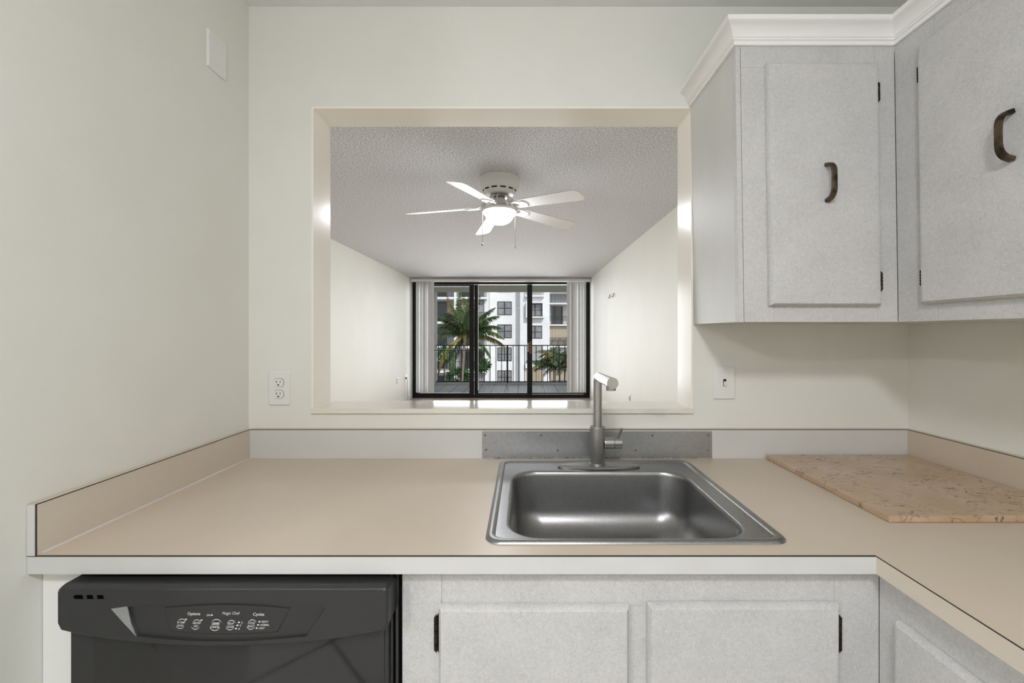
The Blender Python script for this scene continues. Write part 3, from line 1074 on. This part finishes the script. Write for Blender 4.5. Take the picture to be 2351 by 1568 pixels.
for zx, zy, rx, ry in ((475, 420, 66, 72), (703, 432, 66, 72), (996, 438, 84, 84), (1222, 440, 66, 72), (1536, 432, 66, 72)):
    b = MB()
    for s in (1, -1):
        pa = []
        for k in range(13):
            a = math.radians(28 + 124 * k / 12)
            x_, y_ = zx + math.cos(a) * rx + (12 * s), zy - s * math.sin(a) * ry
            p = Q(x_, y_)
            pa.append(DWP(p[0], p[1], YP - .0002))
        sweep(b, pa, (0, 1, 0), .0003, [.0002 + .0009 * math.sin(math.pi * k / 12) for k in range(13)])
    b.build('button_outline', M['print'], co)
for zx, zy in ((552, 353), (784, 365), (940, 289), (1348, 398), (1325, 443), (1303, 492), (1658, 388), (1636, 436), (1615, 485)):
    p = Q(zx, zy)
    b = MB()
    c = DWP(p[0], p[1], YP - .0001)
    b.loft([[(c[0] + .0019 * math.cos(a * math.pi / 8) + .0004 * math.sin(a * math.pi / 8), c[1] - dy, c[2] + .0013 * math.sin(a * math.pi / 8)) for a in range(16)] for dy in (0, .0004)], True, True, True)
    b.build('indicator_lamp', M['print'], co)
b = MB()
b.prism([Q_ for Q_ in (DWP(492, 1432.5, YP - .0002), DWP(502, 1432, YP - .0002), DWP(501, 1437, YP - .0002), DWP(483, 1437.5, YP - .0002), DWP(484, 1434, YP - .0002))], (0, .0001, 0))
b.build('start_bar', M['lit_facet_bar'], co)
for xa_, xb_ in ((168, 192), (195, 215), (219, 239)):
    y_ = YC - .0003
    s_ = 4 if xa_ > 170 else 0
    pts = [DWP(xa_ + 4 - (2 if not s_ else 0) * 0, 1366, y_), DWP(xb_ - 3, 1366, y_), DWP(xb_, 1375, y_), DWP(xa_ + 5, 1375, y_)] if s_ else [DWP(xa_ + 5, 1366, y_), DWP(xb_ - 3, 1366, y_), DWP(xb_, 1375, y_), DWP(xa_ + 5, 1375, y_), DWP(xa_, 1370, y_)]
    MB().prism(pts, (0, .0008, 0)).build('vent_slot', M['slot_black'], co)
# door below the console
YD = 0.789
dd = MB().box(X(160, YD), X(891, YD), YD, .829, FL + .12, -0.52, 0.004, 2).build('door', M['black_plastic'], dw)
MB().box(X(216, YD), X(884, YD), YD - .0016, YD + .003, FL + .16, -0.522, 0.001, 1).build('door_panel', M['black_gloss'], dd)
MB().box(-0.2525, -0.2475, .80, .83, FL + .1, CB - .002).box(-0.2455, -0.2395, .808, .83, FL + .1, CB - .002, .001).build('side_trim', M['black_gloss'], dw)
MB().box(-0.845, -0.245, .83, .84, FL + .02, FL + .12).build('kick_plate', M['black_plastic'], dw)

# ------------------------------------------------------------------ ceiling fan in the living room
CX, CY = X(1147, 3.06), 3.06
fn = thing('ceiling_fan', 'white five-blade ceiling fan with lit globe on the popcorn ceiling', 'fan', (CX, CY, ZC2 - .3))
c0 = (CX, CY, 0)
MB().lathe([(0.1425, ZC2 - .001), (0.1425, ZC2 - .010), (0.140, ZC2 - .015), (0.141, ZC2 - .040), (0.137, ZC2 - .062), (0.128, ZC2 - .078), (0.124, ZC2 - .082), (0.116, ZC2 - .104), (0.099, ZC2 - .118), (0.06, ZC2 - .122)], c0, 64).build('motor_housing', M['fan_body'], fn, 30)
for k in range(12):
    a = 2 * math.pi * k / 12 + .26
    lo = []
    b = MB()
    for rad, z in ((0.1175, ZC2 - .0995), (0.1215, ZC2 - .0895)):
        lo.append([(CX + rad * 1.006 * math.cos(a + t_), CY + rad * 1.006 * math.sin(a + t_), z) for t_ in [-.17 + .34 * q / 8 for q in range(9)]])
    b.loft(lo, False)
    b.build('vent_slot', M['slot'], fn)
MB().lathe([(0.058, ZC2 - .120), (0.066, ZC2 - .126), (0.066, ZC2 - .138), (0.034, ZC2 - .142), (0.034, ZC2 - .152)], c0, 40).build('rotor_hub', M['chain'], fn)
MB().lathe([(0.036, ZC2 - .142), (0.042, ZC2 - .150), (0.047, ZC2 - .172), (0.058, ZC2 - .192), (0.080, ZC2 - .206), (0.108, ZC2 - .214), (0.121, ZC2 - .224), (0.120, ZC2 - .240)], c0, 48).build('light_fitter', M['fan_body'], fn)
gl = [(0.117, ZC2 - .238), (0.1175, ZC2 - .248), (0.112, ZC2 - .260), (0.099, ZC2 - .266)]
for k in range(1, 9):
    a = math.radians(90 * k / 8)
    gl.append((max(0.099 * math.cos(a), .002), ZC2 - .266 - 0.066 * math.sin(a)))
MB().lathe(gl, c0, 48, caps=True).build('glass_globe', M['globe'], fn, 60)
ZBL = ZC2 - .248
for k in range(5):
    th = math.radians(34.5 + 72 * k)
    dr_, sd = Vector((math.cos(th), math.sin(th), 0)), Vector((-math.sin(th), math.cos(th), 0))
    pitch = math.radians(12)
    n = (Vector((0, 0, 1)) * math.cos(pitch) + sd * math.sin(pitch))
    w_ = (sd * math.cos(pitch) - Vector((0, 0, 1)) * math.sin(pitch))
    C = Vector((CX, CY, ZBL))
    K = lambda q: C + dr_ * q + Vector((0, 0, .034 * (.68 - q) / .48))
    outl = []
    L0, L1 = 0.20, 0.68
    for u in range(0, 13):
        outl.append((L0 + (L1 - .055 - L0) * u / 12, 0.053 + 0.014 * u / 12))
    for u in range(1, 11):
        a = math.radians(90 * u / 10)
        outl.append((L1 - .055 + .055 * math.sin(a), 0.067 * (max(math.cos(a), 0) ** 0.55)))
    poly = [(r_, h_) for r_, h_ in outl] + [(r_, -h_) for r_, h_ in reversed(outl[:-1])]
    b = MB()
    lo = []
    for dz in (-.003, .003):
        lo.append([K(r_) + w_ * h_ + n * dz for r_, h_ in poly])
    b.loft(lo, True, True, True)
    bl_ = b.build('blade', M['fan_blade'], fn)
    ir = MB()
    for s in (1, -1):
        pa = [Vector((CX, CY, ZC2 - .132)) + dr_ * .060 + sd * .012 * s, Vector((CX, CY, ZC2 - .150)) + dr_ * .092 + sd * .020 * s, Vector((CX, CY, ZC2 - .205)) + dr_ * .128 + sd * .030 * s,
              K(.160) + w_ * .036 * s - n * .006, K(.205) + w_ * .040 * s - n * .006, K(.235) + w_ * .034 * s - n * .006]
        ir.tube(pa, .0055, 8)
    ir.prism([K(.150) + w_ * .040 - n * .008, K(.172) + w_ * .046 - n * .008, K(.236) + w_ * .036 - n * .008, K(.252) + w_ * .0 - n * .008, K(.236) - w_ * .036 - n * .008, K(.172) - w_ * .046 - n * .008, K(.150) - w_ * .040 - n * .008, K(.185) - n * .008], n * .005)
    ir.build('blade_bracket', M['fan_body'], bl_)
for px, zend, rr_ in ((1108.5, Zp(562, CY), .008), (1183, Zp(568, CY), .0035)):
    x_ = X(px, CY)
    y_ = CY - .02
    ch = MB().tube([(x_, y_, ZC2 - .232), (x_, y_, zend + .012)], .0016, 8).build('pull_chain', M['chain'], fn)
    MB().lathe([(.001, zend - .012), (rr_, zend - .006), (rr_, zend), (rr_ * .4, zend + .008), (.001, zend + .013)], (x_, y_, 0), 14).build('chain_pull', M['chain'], ch)

# ------------------------------------------------------------------ balcony door
dr1 = bpy.data.objects.new('door_1', None)
COL.objects.link(dr1)
dr1.location = (-0.46, YF, FL + E)
OFF['door_1'] = Vector((-0.46, YF, FL))
dr1['kind'] = 'structure'
FT = Zp(648, YF)
FB = FL
fr = MB()
fr.box(LXL + .001, LXL + .045, YF, YF + .11, FB, FT)
fr.box(LXR - .048, LXR - .001, YF, YF + .11, FB, FT)
fr.box(LXL + .045, LXR - .048, YF, YF + .11, FT - .042, FT)
fr.box(LXL + .045, LXR - .048, YF - .012, YF + .11, FB, FB + .075)
fr.build('door_frame', M['frame_black'], dr1)
struct('trim_4', MB().box(LXL + .001, LXR - .001, YF + .01, YF + .12, FT, ZC2), M['wall_living'])
GT, GB = FT - .046, FB + .075


def panel(x0, x1, y, top, s0, s1):
    p = MB()
    p.box(x0, x0 + s0, y, y + .03, GB, GT)
    p.box(x1 - s1, x1, y, y + .03, GB, GT)
    p.box(x0 + s0, x1 - s1, y, y + .03, GT - top, GT)
    p.box(x0 + s0, x1 - s1, y, y + .03, GB, GB + .02)
    o = p.build('door_panel', M['frame_black'], dr1)
    MB().box(x0 + s0, x1 - s1, y + .012, y + .016, GB + .02, GT - top).build('glass_pane', M['glass'], o)
    return o


pa_ = panel(LXL + .05, X(1088, YF), YF + .012, .032, .05, .092)
pb_ = panel(X(1091, YF), X(1221.5, YF), YF + .045, .004, .055, .10)
pc_ = panel(X(1212, YF), LXR - .05, YF + .078, .004, .09, .05)
hn = MB().box(X(1215.5, YF), X(1219.5, YF), YF - .005, YF + .012, Zp(812, YF), Zp(783, YF), .006).build('handle', M['wood_handle'], pb_)
MB().box(X(1211.5, YF), X(1214.5, YF), YF + .015, YF + .044, Zp(808, YF), Zp(787, YF), .004).build('latch', M['chain'], pb_)
sc2 = thing('screen_door', 'dark sliding insect screen frame with a crossbar behind the left glass panel', 'screen door', (-1.6, YF + .13, FL))
p = MB()
ysn = YF + .125
sx0, sx1 = LXL + .02, X(1094.5, ysn)
p.box(sx0, sx0 + .04, ysn, ysn + .02, FB + .02, FT - .05).box(sx1 - .045, sx1, ysn, ysn + .02, FB + .02, FT - .05)
p.box(sx0 + .04, sx1 - .045, ysn, ysn + .02, FT - .08, FT - .05).box(sx0 + .04, sx1 - .045, ysn, ysn + .02, FB + .02, FB + .06)
p.build('screen_frame', M['frame_black'], sc2)
MB().box(sx0 + .04, sx1 - .045, ysn, ysn + .02, Zp(804.5, ysn), Zp(802.5, ysn)).build('crossbar', M['frame_black'], sc2)

# vertical blind
YV = 8.50
vb = thing('vertical_blind', 'white vertical blind stacked open at both sides of the balcony door', 'blind', (-0.46, YV, FL))
zt_, zb_ = Zp(646.5, YV), Zp(901, YV)
MB().box(LXL + .02, LXR - .02, YV - .03, YV + .03, zt_, Zp(641.2, YV), .003).build('headrail', M['white_base'], vb)
MB().box(LXL + .02, LXR - .02, YV - .032, YV + .02, Zp(641.2, YV), Zp(640.6, YV)).build('headrail_dark_strip', M['ext_rail'], vb)  # thin dark strip along the top of the headrail
random.seed(11)


def vane(x, rot):
    lo = []
    c, s = math.cos(rot), math.sin(rot)
    cs = []
    for k in range(7):
        u = -1 + k / 3
        a, bq = u * .0445, .006 * (1 - u * u)
        cs.append((x + a * c - bq * s, YV + a * s + bq * c))
    prof_ = cs + [(q[0] - s * .0012, q[1] + c * .0012) for q in reversed(cs)]
    MB().loft([[(q[0], q[1], zb_ + .004 * math.sin(x * 90)) for q in prof_], [(q[0], q[1], zt_ - .004) for q in prof_]], True, True, True).build('vane', M['vane'], vb, 50)


nL = 13
for k in range(nL):
    vane(X(958.5, YV) + (X(992.5, YV) - X(958.5, YV)) * k / (nL - 1), math.radians(random.uniform(48, 82)))
nR = 15
for k in range(nR):
    vane(X(1305, YV) + (X(1343, YV) - X(1305, YV)) * k / (nR - 1), math.radians(random.uniform(98, 132)))

# small things on the living-room walls
def side_plate(name, label, cat, wall_x, inward, y, z, w=.07, h=.115):
    t = thing(name, label, cat, (wall_x, y, z - h / 2))
    a, b = (wall_x, wall_x + inward * .006)
    MB().box(min(a, b), max(a, b), y - w / 2, y + w / 2, z - h / 2, z + h / 2, .002).build('cover_plate', M['white_plastic'], t)
    return t


t = side_plate('power_outlet', 'white outlet plate on the left living room wall with no cord', 'outlet', LXL, 1, 7.62, -.86)
for s in (1, -1):
    MB().box(LXL + .005, LXL + .0075, 7.62 - .016, 7.62 + .016, -.86 + s * .024 - .013, -.86 + s * .024 + .013, .002).build('receptacle', M['slot'], t)
t = side_plate('cable_jack', 'small wall jack with a dangling cord on the left living room wall', 'jack', LXL, 1, 8.17, -.86, .07, .115)
MB().box(LXL + .004, LXL + .02, 8.15, 8.19, -.885, -.85, .002).build('plug', M['slot'], t)
MB().tube([(LXL + .018, 8.17, -.86), (LXL + .03, 8.17, -.93), (LXL + .022, 8.19, -1.05), (LXL + .03, 8.22, -1.2), (LXL + .03, 8.18, FL + .006)], .004, 8).build('cord', M['chain'], t)
t = side_plate('power_outlet', 'white outlet plate low on the right living room wall', 'outlet', LXR, -1, X(1446, 1) and LXR * FPX / 243.0, -.83)
yq = LXR * FPX / 243.0
MB().box(LXR - .0075, LXR - .005, yq - .014, yq + .014, -.86, -.80, .002).build('receptacle', M['slot'], t)
for px, py, lb in ((1401.5, 681, 'small metal wall hook on the right living room wall, lower of the two'), (1410, 678, 'small metal wall hook on the right living room wall, higher and nearer one')):
    yh = LXR * FPX / (px - VPX)
    zh = Zp(py, yh)
    hk = MB().tube([(LXR - .001, yh, zh + .03), (LXR - .012, yh, zh + .026), (LXR - .012, yh, zh - .02), (LXR - .03, yh, zh - .026), (LXR - .034, yh, zh - .008)], .006, 8).build('wall_hook', M['chain'])
    tag(hk, lb, 'hook', 'wall hooks')

# ------------------------------------------------------------------ balcony
YB0, YB1 = YF + .14, 11.25
ZBF = FL - .02
struct('floor', MB().box(-2.5, 1.6, YB0, YB1, ZBF - .15, ZBF), M['balcony_tile'])
struct('ceiling', MB().box(-2.6, 1.7, YF + .12, YB1, 1.088, 1.3), M['soffit'])
struct('wall_balcony_left', MB().box(LXL - .17, LXL - .02, YB0, YB1, ZBF, 1.088), M['stucco'])
struct('wall_balcony_right', MB().box(LXR + .02, LXR + .17, YB0, YB1, ZBF, 1.088), M['stucco'])
struct('trim_5', MB().box(LXL - .02, LXR + .02, YB1 - .14, YB1, ZBF, Zp(879, 11.1)), M['stucco'])
rl = thing('balcony_railing', 'black metal balcony railing with slim upright bars', 'railing', (-0.46, 11.1, ZBF))
YRL = 11.12
rt, rb = Zp(793, YRL), Zp(876.5, YRL)
MB().box(LXL - .018, LXR + .018, YRL - .02, YRL + .02, rt - .012, rt + .012, .003).build('top_rail', M['rail'], rl)
MB().box(LXL - .018, LXR + .018, YRL - .012, YRL + .012, rb - .014, rb + .012, .003).build('bottom_rail', M['rail'], rl)
k = 0
px = 1006.5
while px < 1326:
    x_ = X(px, YRL)
    post = abs(px - 1164.5) < 6
    w_ = .021 if post else .0085
    MB().box(x_ - w_, x_ + w_, YRL - w_, YRL + w_, rb + .012 if not post else Zp(879, 11.1), rt - .012).build('post' if post else 'baluster', M['rail'], rl)
    px += 13.2

# ------------------------------------------------------------------ outside: ground, apartment block, palms
GZ = -10.5
gr = MB().box(-60, 60, 11.6, 110, GZ - .2, GZ).build('ground', M['lawn'])
gr['kind'] = 'structure'

DM, DRt, DL, DB = 50.0, 49.0, 47.0, 53.5
ab = thing('apartment_building', 'white stucco apartment block with balconies across the courtyard', 'building', (0, DM, GZ))
ROOF = 14.0
MB().box(X(1118, DM), X(1194, DM) + .2, DM, DM + 8, GZ, ROOF).build('wall', M['stucco'], ab)
MB().box(X(1194, DRt), X(1262, DRt), DRt, DM + 8, GZ, ROOF).build('wall', M['stucco'], ab)
MB().box(X(1262, DRt), X(1262, DRt) + 12, DB + 1.6, DB + 8, GZ, ROOF).build('recess_wall', M['stucco_shaded'], ab)
MB().box(X(1118, DL) - 14, X(1118, DM), DL + 3.0, DM + 8, GZ, ROOF).build('recess_wall', M['stucco_shaded'], ab)
MB().box(X(1111, DL), X(1118, DL) + .12, DL + .4, DM + .05, GZ, ROOF).build('party_wall', M['stucco'], ab)


def window(px0, px1, py0, py1, D, parent, cols=2, rows=2, z0=None):
    x0, x1, za, zb = X(px0, D), X(px1, D), Zp(py1, D), Zp(py0, D)
    b = MB()
    w = .07
    y0, y1 = D - .05, D + .02
    b.box(x0, x0 + w, y0, y1, za, zb).box(x1 - w, x1, y0, y1, za, zb)
    b.box(x0 + w, x1 - w, y0, y1, za, za + w).box(x0 + w, x1 - w, y0, y1, zb - w, zb)
    for c in range(1, cols):
        xm = x0 + (x1 - x0) * c / cols
        b.box(xm - w * .8, xm + w * .8, y0, y1, za + w, zb - w)
    for r in range(1, rows):
        zm = za + (zb - za) * r / rows
        b.box(x0 + w, x1 - w, y0 + .005, y1, zm - w * .45, zm + w * .45)
    o = b.build('window', M['ext_dark'], parent)
    MB().box(x0 + w, x1 - w, D - .02, D - .005, za + w, zb - w).build('pane', M['ext_pane'], o)
    return o


for k in range(-2, 6):
    y0 = 692.2 + 52.7 * k
    window(1142, 1175, y0, y0 + 31, DM, ab)
for k in (0, 1):
    y0 = 697 + 50.5 * k
    if k == 0:
        x0, x1, za, zb = X(1207.5, DRt), X(1249, DRt), Zp(730, DRt), Zp(693, DRt)
        fb = MB()
        fb.box(x0, x1, DRt - .55, DRt, zb - .18, zb).box(x0, x1, DRt - .55, DRt, za, za + .16).box(x0, x0 + .2, DRt - .55, DRt, za + .16, zb - .18).box(x1 - .2, x1, DRt - .55, DRt, za + .16, zb - .18)
        fb.build('window_surround', M['stucco'], ab)
    window(1212, 1244.5, y0, y0 + 29.5, DRt, ab)


def slats(px0, px1, py0, py1, D, m, n, frac=.62, name='slat_screen'):
    x0, x1, za, zb = X(px0, D), X(px1, D), Zp(py1, D), Zp(py0, D)
    b = MB()
    p_ = (x1 - x0) / n
    for i in range(n):
        b.box(x0 + i * p_, x0 + i * p_ + p_ * frac, D, D + .05, za, zb)
    o = b.build(name, m, ab)
    return o


def railing(px0, px1, pytop, pybot, D, n):
    x0, x1, za, zb = X(px0, D), X(px1, D), Zp(pybot, D), Zp(pytop, D)
    b = MB()
    b.box(x0, x1, D, D + .05, zb - .05, zb).box(x0, x1, D, D + .05, za, za + .04)
    for i in range(n + 1):
        xx_ = x0 + (x1 - x0) * i / n
        b.box(xx_ - .02, xx_ + .02, D + .005, D + .045, za + .04, zb - .05)
    b.build('railing', M['ext_rail'], ab)


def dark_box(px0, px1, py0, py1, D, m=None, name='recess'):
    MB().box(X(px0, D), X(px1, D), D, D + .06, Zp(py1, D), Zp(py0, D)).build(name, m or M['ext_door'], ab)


# small balconies on the right-hand wall
for ys_, kind in ((678, 'rail'), (835, 'grey'), (887, 'tan')):
    if kind == 'rail':
        railing(1208, 1248, 655, 678, DRt - .45, 16)
        MB().box(X(1206, DRt), X(1249, DRt), DRt - .5, DRt, Zp(682, DRt), Zp(678, DRt)).build('balcony_slab', M['stucco'], ab)
    elif kind == 'grey':
        dark_box(1209, 1248, 793, 830, DRt - .03, M['stucco_shaded'])
        slats(1209, 1248, 793, 830, DRt - .1, M['slat_grey'], 15)
        railing(1208, 1248, 828, 834, DRt - .2, 16)
        MB().box(X(1206, DRt), X(1249, DRt), DRt - .3, DRt, Zp(845, DRt), Zp(834, DRt)).build('balcony_slab', M['stucco'], ab)
    else:
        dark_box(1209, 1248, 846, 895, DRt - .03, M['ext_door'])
        slats(1209, 1248, 846, 895, DRt - .1, M['slat_tan'], 14)
# right-hand balconies
for k in range(-2, 5):
    ysl = 697 + 49.2 * k
    MB().box(X(1262, DRt) + .01, X(1262, DRt) + 9, DB - .3, DB + 1.6, Zp(ysl + 1.6, DB), Zp(ysl - 1.4, DB)).build('balcony_slab', M['stucco'], ab)
    if k in (0, 3):
        railing(1262, 1345, ysl - 22, ysl - 1.5, DB - .2, 36)
        slats(1262, 1345, ysl - 47, ysl - 22, DB + .1, M['slat_grey'], 34)
    elif k == 1:
        railing(1262, 1345, ysl - 20.5, ysl - 1.5, DB - .2, 30)
        dark_box(1266, 1292, ysl - 43, ysl - 1.5, DB + 1.5)
        MB().box(X(1273, DB + 1.4), X(1274.5, DB + 1.4), DB + 1.4, DB + 1.46, Zp(ysl, DB + 1.4), Zp(ysl - 43, DB + 1.4)).box(X(1289, DB + 1.4), X(1291, DB + 1.4), DB + 1.4, DB + 1.46, Zp(ysl, DB + 1.4), Zp(ysl - 43, DB + 1.4)).build('balcony_door', M['ext_dark'], ab)
    else:
        railing(1262, 1345, ysl - 20.5, ysl - 1.5, DB - .2, 36)
        slats(1262, 1345, ysl - 47, ysl - 2, DB + .1, M['slat_tan'], 30)
# left-hand balconies
for k in range(-2, 5):
    ysl = 684 + 56.4 * k
    MB().box(X(1118, DL) - 13, X(1118, DL), DL, DL + 3.0, Zp(ysl + 2.6, DL), Zp(ysl - 2.4, DL)).build('balcony_slab', M['stucco'], ab)
    railing(968, 1043, ysl - 24, ysl - 2.4, DL + .1, 26)
    railing(1048, 1117, ysl - 24, ysl - 2.4, DL + .1, 24)
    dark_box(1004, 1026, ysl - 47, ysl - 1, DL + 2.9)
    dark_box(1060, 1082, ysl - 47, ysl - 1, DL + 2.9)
    if k in (1, 4):
        slats(1049, 1075, ysl - 53, ysl - 3, DL + .6, M['slat_tan'], 12)
        slats(1075, 1117, ysl - 53, ysl - 3, DL + .6, M['slat_grey'], 16)
    if k == 3:
        slats(1004, 1022, ysl - 53, ysl - 24, DL + .6, M['slat_tan'], 9)
        dark_box(1098, 1112, ysl - 50, ysl - 2, DL + 1.2)
MB().box(X(1042.5, DL), X(1048, DL), DL - .05, DL + 3.0, GZ, ROOF).build('column', M['stucco'], ab)
MB().box(X(966, DL), X(971, DL), DL - .05, DL + 3.0, GZ, ROOF).build('column', M['stucco'], ab)


def frond(base, d0, length, droop, width, m, parent, rng, n=34, hang=.5):
    """feather frond: drooping rib with paired leaflets"""
    b = MB()
    base = Vector(base)
    d_ = Vector(d0).normalized()
    pts = []
    p = base.copy()
    st = length / n
    dirs = []
    for i in range(n + 1):
        pts.append(p.copy())
        dirs.append(d_.copy())
        p = p + d_ * st
        d_ = (d_ + Vector((0, 0, -droop / n * (0.4 + 1.4 * i / n)))).normalized()
    b.tube(pts, [max(.035 * (1 - i / n), .008) * length / 3 for i in range(n + 1)], 5)
    for i in range(3, n + 1):
        t_ = dirs[i]
        s_ = t_.cross(Vector((0, 0, 1)))
        if s_.length < .05:
            s_ = t_.cross(Vector((1, 0, 0)))
        s_.normalize()
        u = i / n
        ll = width * (math.sin(math.pi * (0.12 + .86 * u)) ** .7) * rng.uniform(.85, 1.1)
        for sg in (1, -1):
            for half in (0, .5):
                q = pts[i] - t_ * st * half
                a = (s_ * sg + t_ * rng.uniform(.55, .95) + Vector((0, 0, -hang * rng.uniform(.4, 1.2)))).normalized()
                e = q + a * ll + Vector((0, 0, -ll * hang * .35))
                m_ = q + a * ll * .5
                wv = a.cross(Vector((rng.uniform(-.3, .3), rng.uniform(-.3, .3), 1))).normalized() * (.022 * length / 3)
                v = [b.bm.verts.new(x_) for x_ in (q - wv * .4, q + wv * .4, m_ + wv, e, m_ - wv)]
                b.bm.faces.new(v)
    return b.build('frond', m, parent, 0)


rng = random.Random(5)
DP = 30.0
pm = thing('coconut_palm', 'tall coconut palm with arching fronds in front of the white building', 'palm', (X(1056, DP), DP, GZ))
tp = [pt(1053, 1105, DP), pt(1056, 960, DP), pt(1060, 880, DP), pt(1064, 830, DP), pt(1066, 788, DP)]
MB().tube([(a[0], a[1], max(a[2], GZ)) for a in tp], [.20, .13, .105, .095, .105], 14).build('trunk', M['trunk'], pm)
cc = Vector(pt(1067, 772, DP))
MB().lathe([(.09, cc.z - .55), (.17, cc.z - .3), (.20, cc.z), (.14, cc.z + .3), (.05, cc.z + .5)], (cc.x, cc.y, 0), 14).build('crownshaft', M['crownshaft'], pm)
S_ = DP / FPX
for tx, ty, dy, L_, dp, mt in ((1077, 672, .1, 3.3, .15, 'frond'), (1062, 680, -.3, 3.2, .2, 'frond'), (1090, 690, .3, 3.2, .45, 'frond'), (1030, 686, .2, 3.1, .2, 'frond_yellow'), (1014, 715, -.5, 2.6, .7, 'frond_dark'), (1006, 735, .3, 2.6, .8, 'frond'),
                              (1008, 764, -.2, 2.5, .9, 'frond_dark'), (1122, 700, .3, 3.0, .6, 'frond'), (1132, 715, -.4, 3.0, .7, 'frond'), (1136, 738, .2, 2.9, .8, 'frond'), (1146, 752, -.1, 3.0, .95, 'frond'), (1150, 775, .1, 3.2, .75, 'frond_yellow'),
                              (1125, 800, -.2, 2.6, 1.1, 'frond'), (1030, 812, -.3, 3.7, 1.9, 'frond_yellow'), (1040, 820, .4, 3.3, 1.9, 'frond'), (1100, 812, .3, 2.6, 1.5, 'frond_dark'), (1050, 700, .8, 2.9, .6, 'frond_dark'), (1085, 712, -.8, 2.8, .7, 'frond'), (1045, 722, -.7, 2.6, .8, 'frond_dark'), (1100, 735, .8, 2.6, .8, 'frond_dark')):
    dv = Vector(((tx - 1067) * S_, dy * 1.6, (772 - ty) * S_ + .35 * dp))
    frond(cc + Vector((0, 0, .12)), dv, L_, dp * 1.25, .66, M[mt], pm, rng, n=46, hang=.75)

DS = 27.0
sp2 = thing('clumping_palm', 'bushy low palm clump below the right side of the balcony railing', 'palm', (X(1280, DS), DS, GZ))
for q in range(5):
    cx_ = 1262 + q * 12
    MB().tube([(X(1272 + q * 5, DS), DS + .3 * (q % 3), GZ), pt(cx_, 842 - 14 * (q % 2), DS + .3 * (q % 3))], [.07, .045], 8).build('stem', M['trunk'], sp2)
    base = pt(cx_, 842 - 14 * (q % 2), DS + .3 * (q % 3))
    for j in range(18):
        a = 2 * math.pi * j / 18 + q
        el = rng.uniform(.15, 1.5)
        frond(base, (math.cos(a), .8 * math.sin(a), el), rng.uniform(1.1, 1.7), rng.uniform(1.0, 2.4), .4, M[('frond_dark', 'frond', 'frond_dark', 'frond_yellow')[(j * 3 + q) % 4 if j % 4 else 0]], sp2, rng, 20, .6)


def shrub(name, label, c, r, n, h):
    t = thing(name, label, 'shrub', (c[0], c[1], GZ))
    MB().tube([(c[0], c[1], GZ), (c[0], c[1], c[2])], [.08, .04], 8).build('stem', M['trunk'], t)
    b = MB()
    for i in range(n):
        v = Vector((rng.gauss(0, 1), rng.gauss(0, 1), rng.gauss(0, 1))).normalized() * r * rng.uniform(.45, 1)
        q = Vector(c) + Vector((v.x, v.y, v.z * h))
        a = (v.normalized() + Vector((rng.uniform(-.6, .6), rng.uniform(-.6, .6), rng.uniform(-.6, .3)))).normalized()
        s = a.cross(Vector((rng.uniform(-1, 1), rng.uniform(-1, 1), 1))).normalized()
        l_, w_ = rng.uniform(.22, .36), rng.uniform(.06, .1)
        vs = [b.bm.verts.new(p_) for p_ in (q, q + a * l_ * .5 + s * w_, q + a * l_, q + a * l_ * .5 - s * w_)]
        b.bm.faces.new(vs)
    b.build('foliage', M['leaf'], t, 0)


shrub('broadleaf_shrub', 'bright green leafy shrub at the foot of the coconut palm', pt(1052, 868, 36), 1.0, 900, .9)
shrub('broadleaf_shrub', 'green leafy shrub in front of the left balconies, right of the palm trunk', pt(1106, 838, 38), .75, 500, .8)
shrub('broadleaf_shrub', 'small green shrub beside the far left balcony', pt(1022, 812, 40), .8, 420, .9)
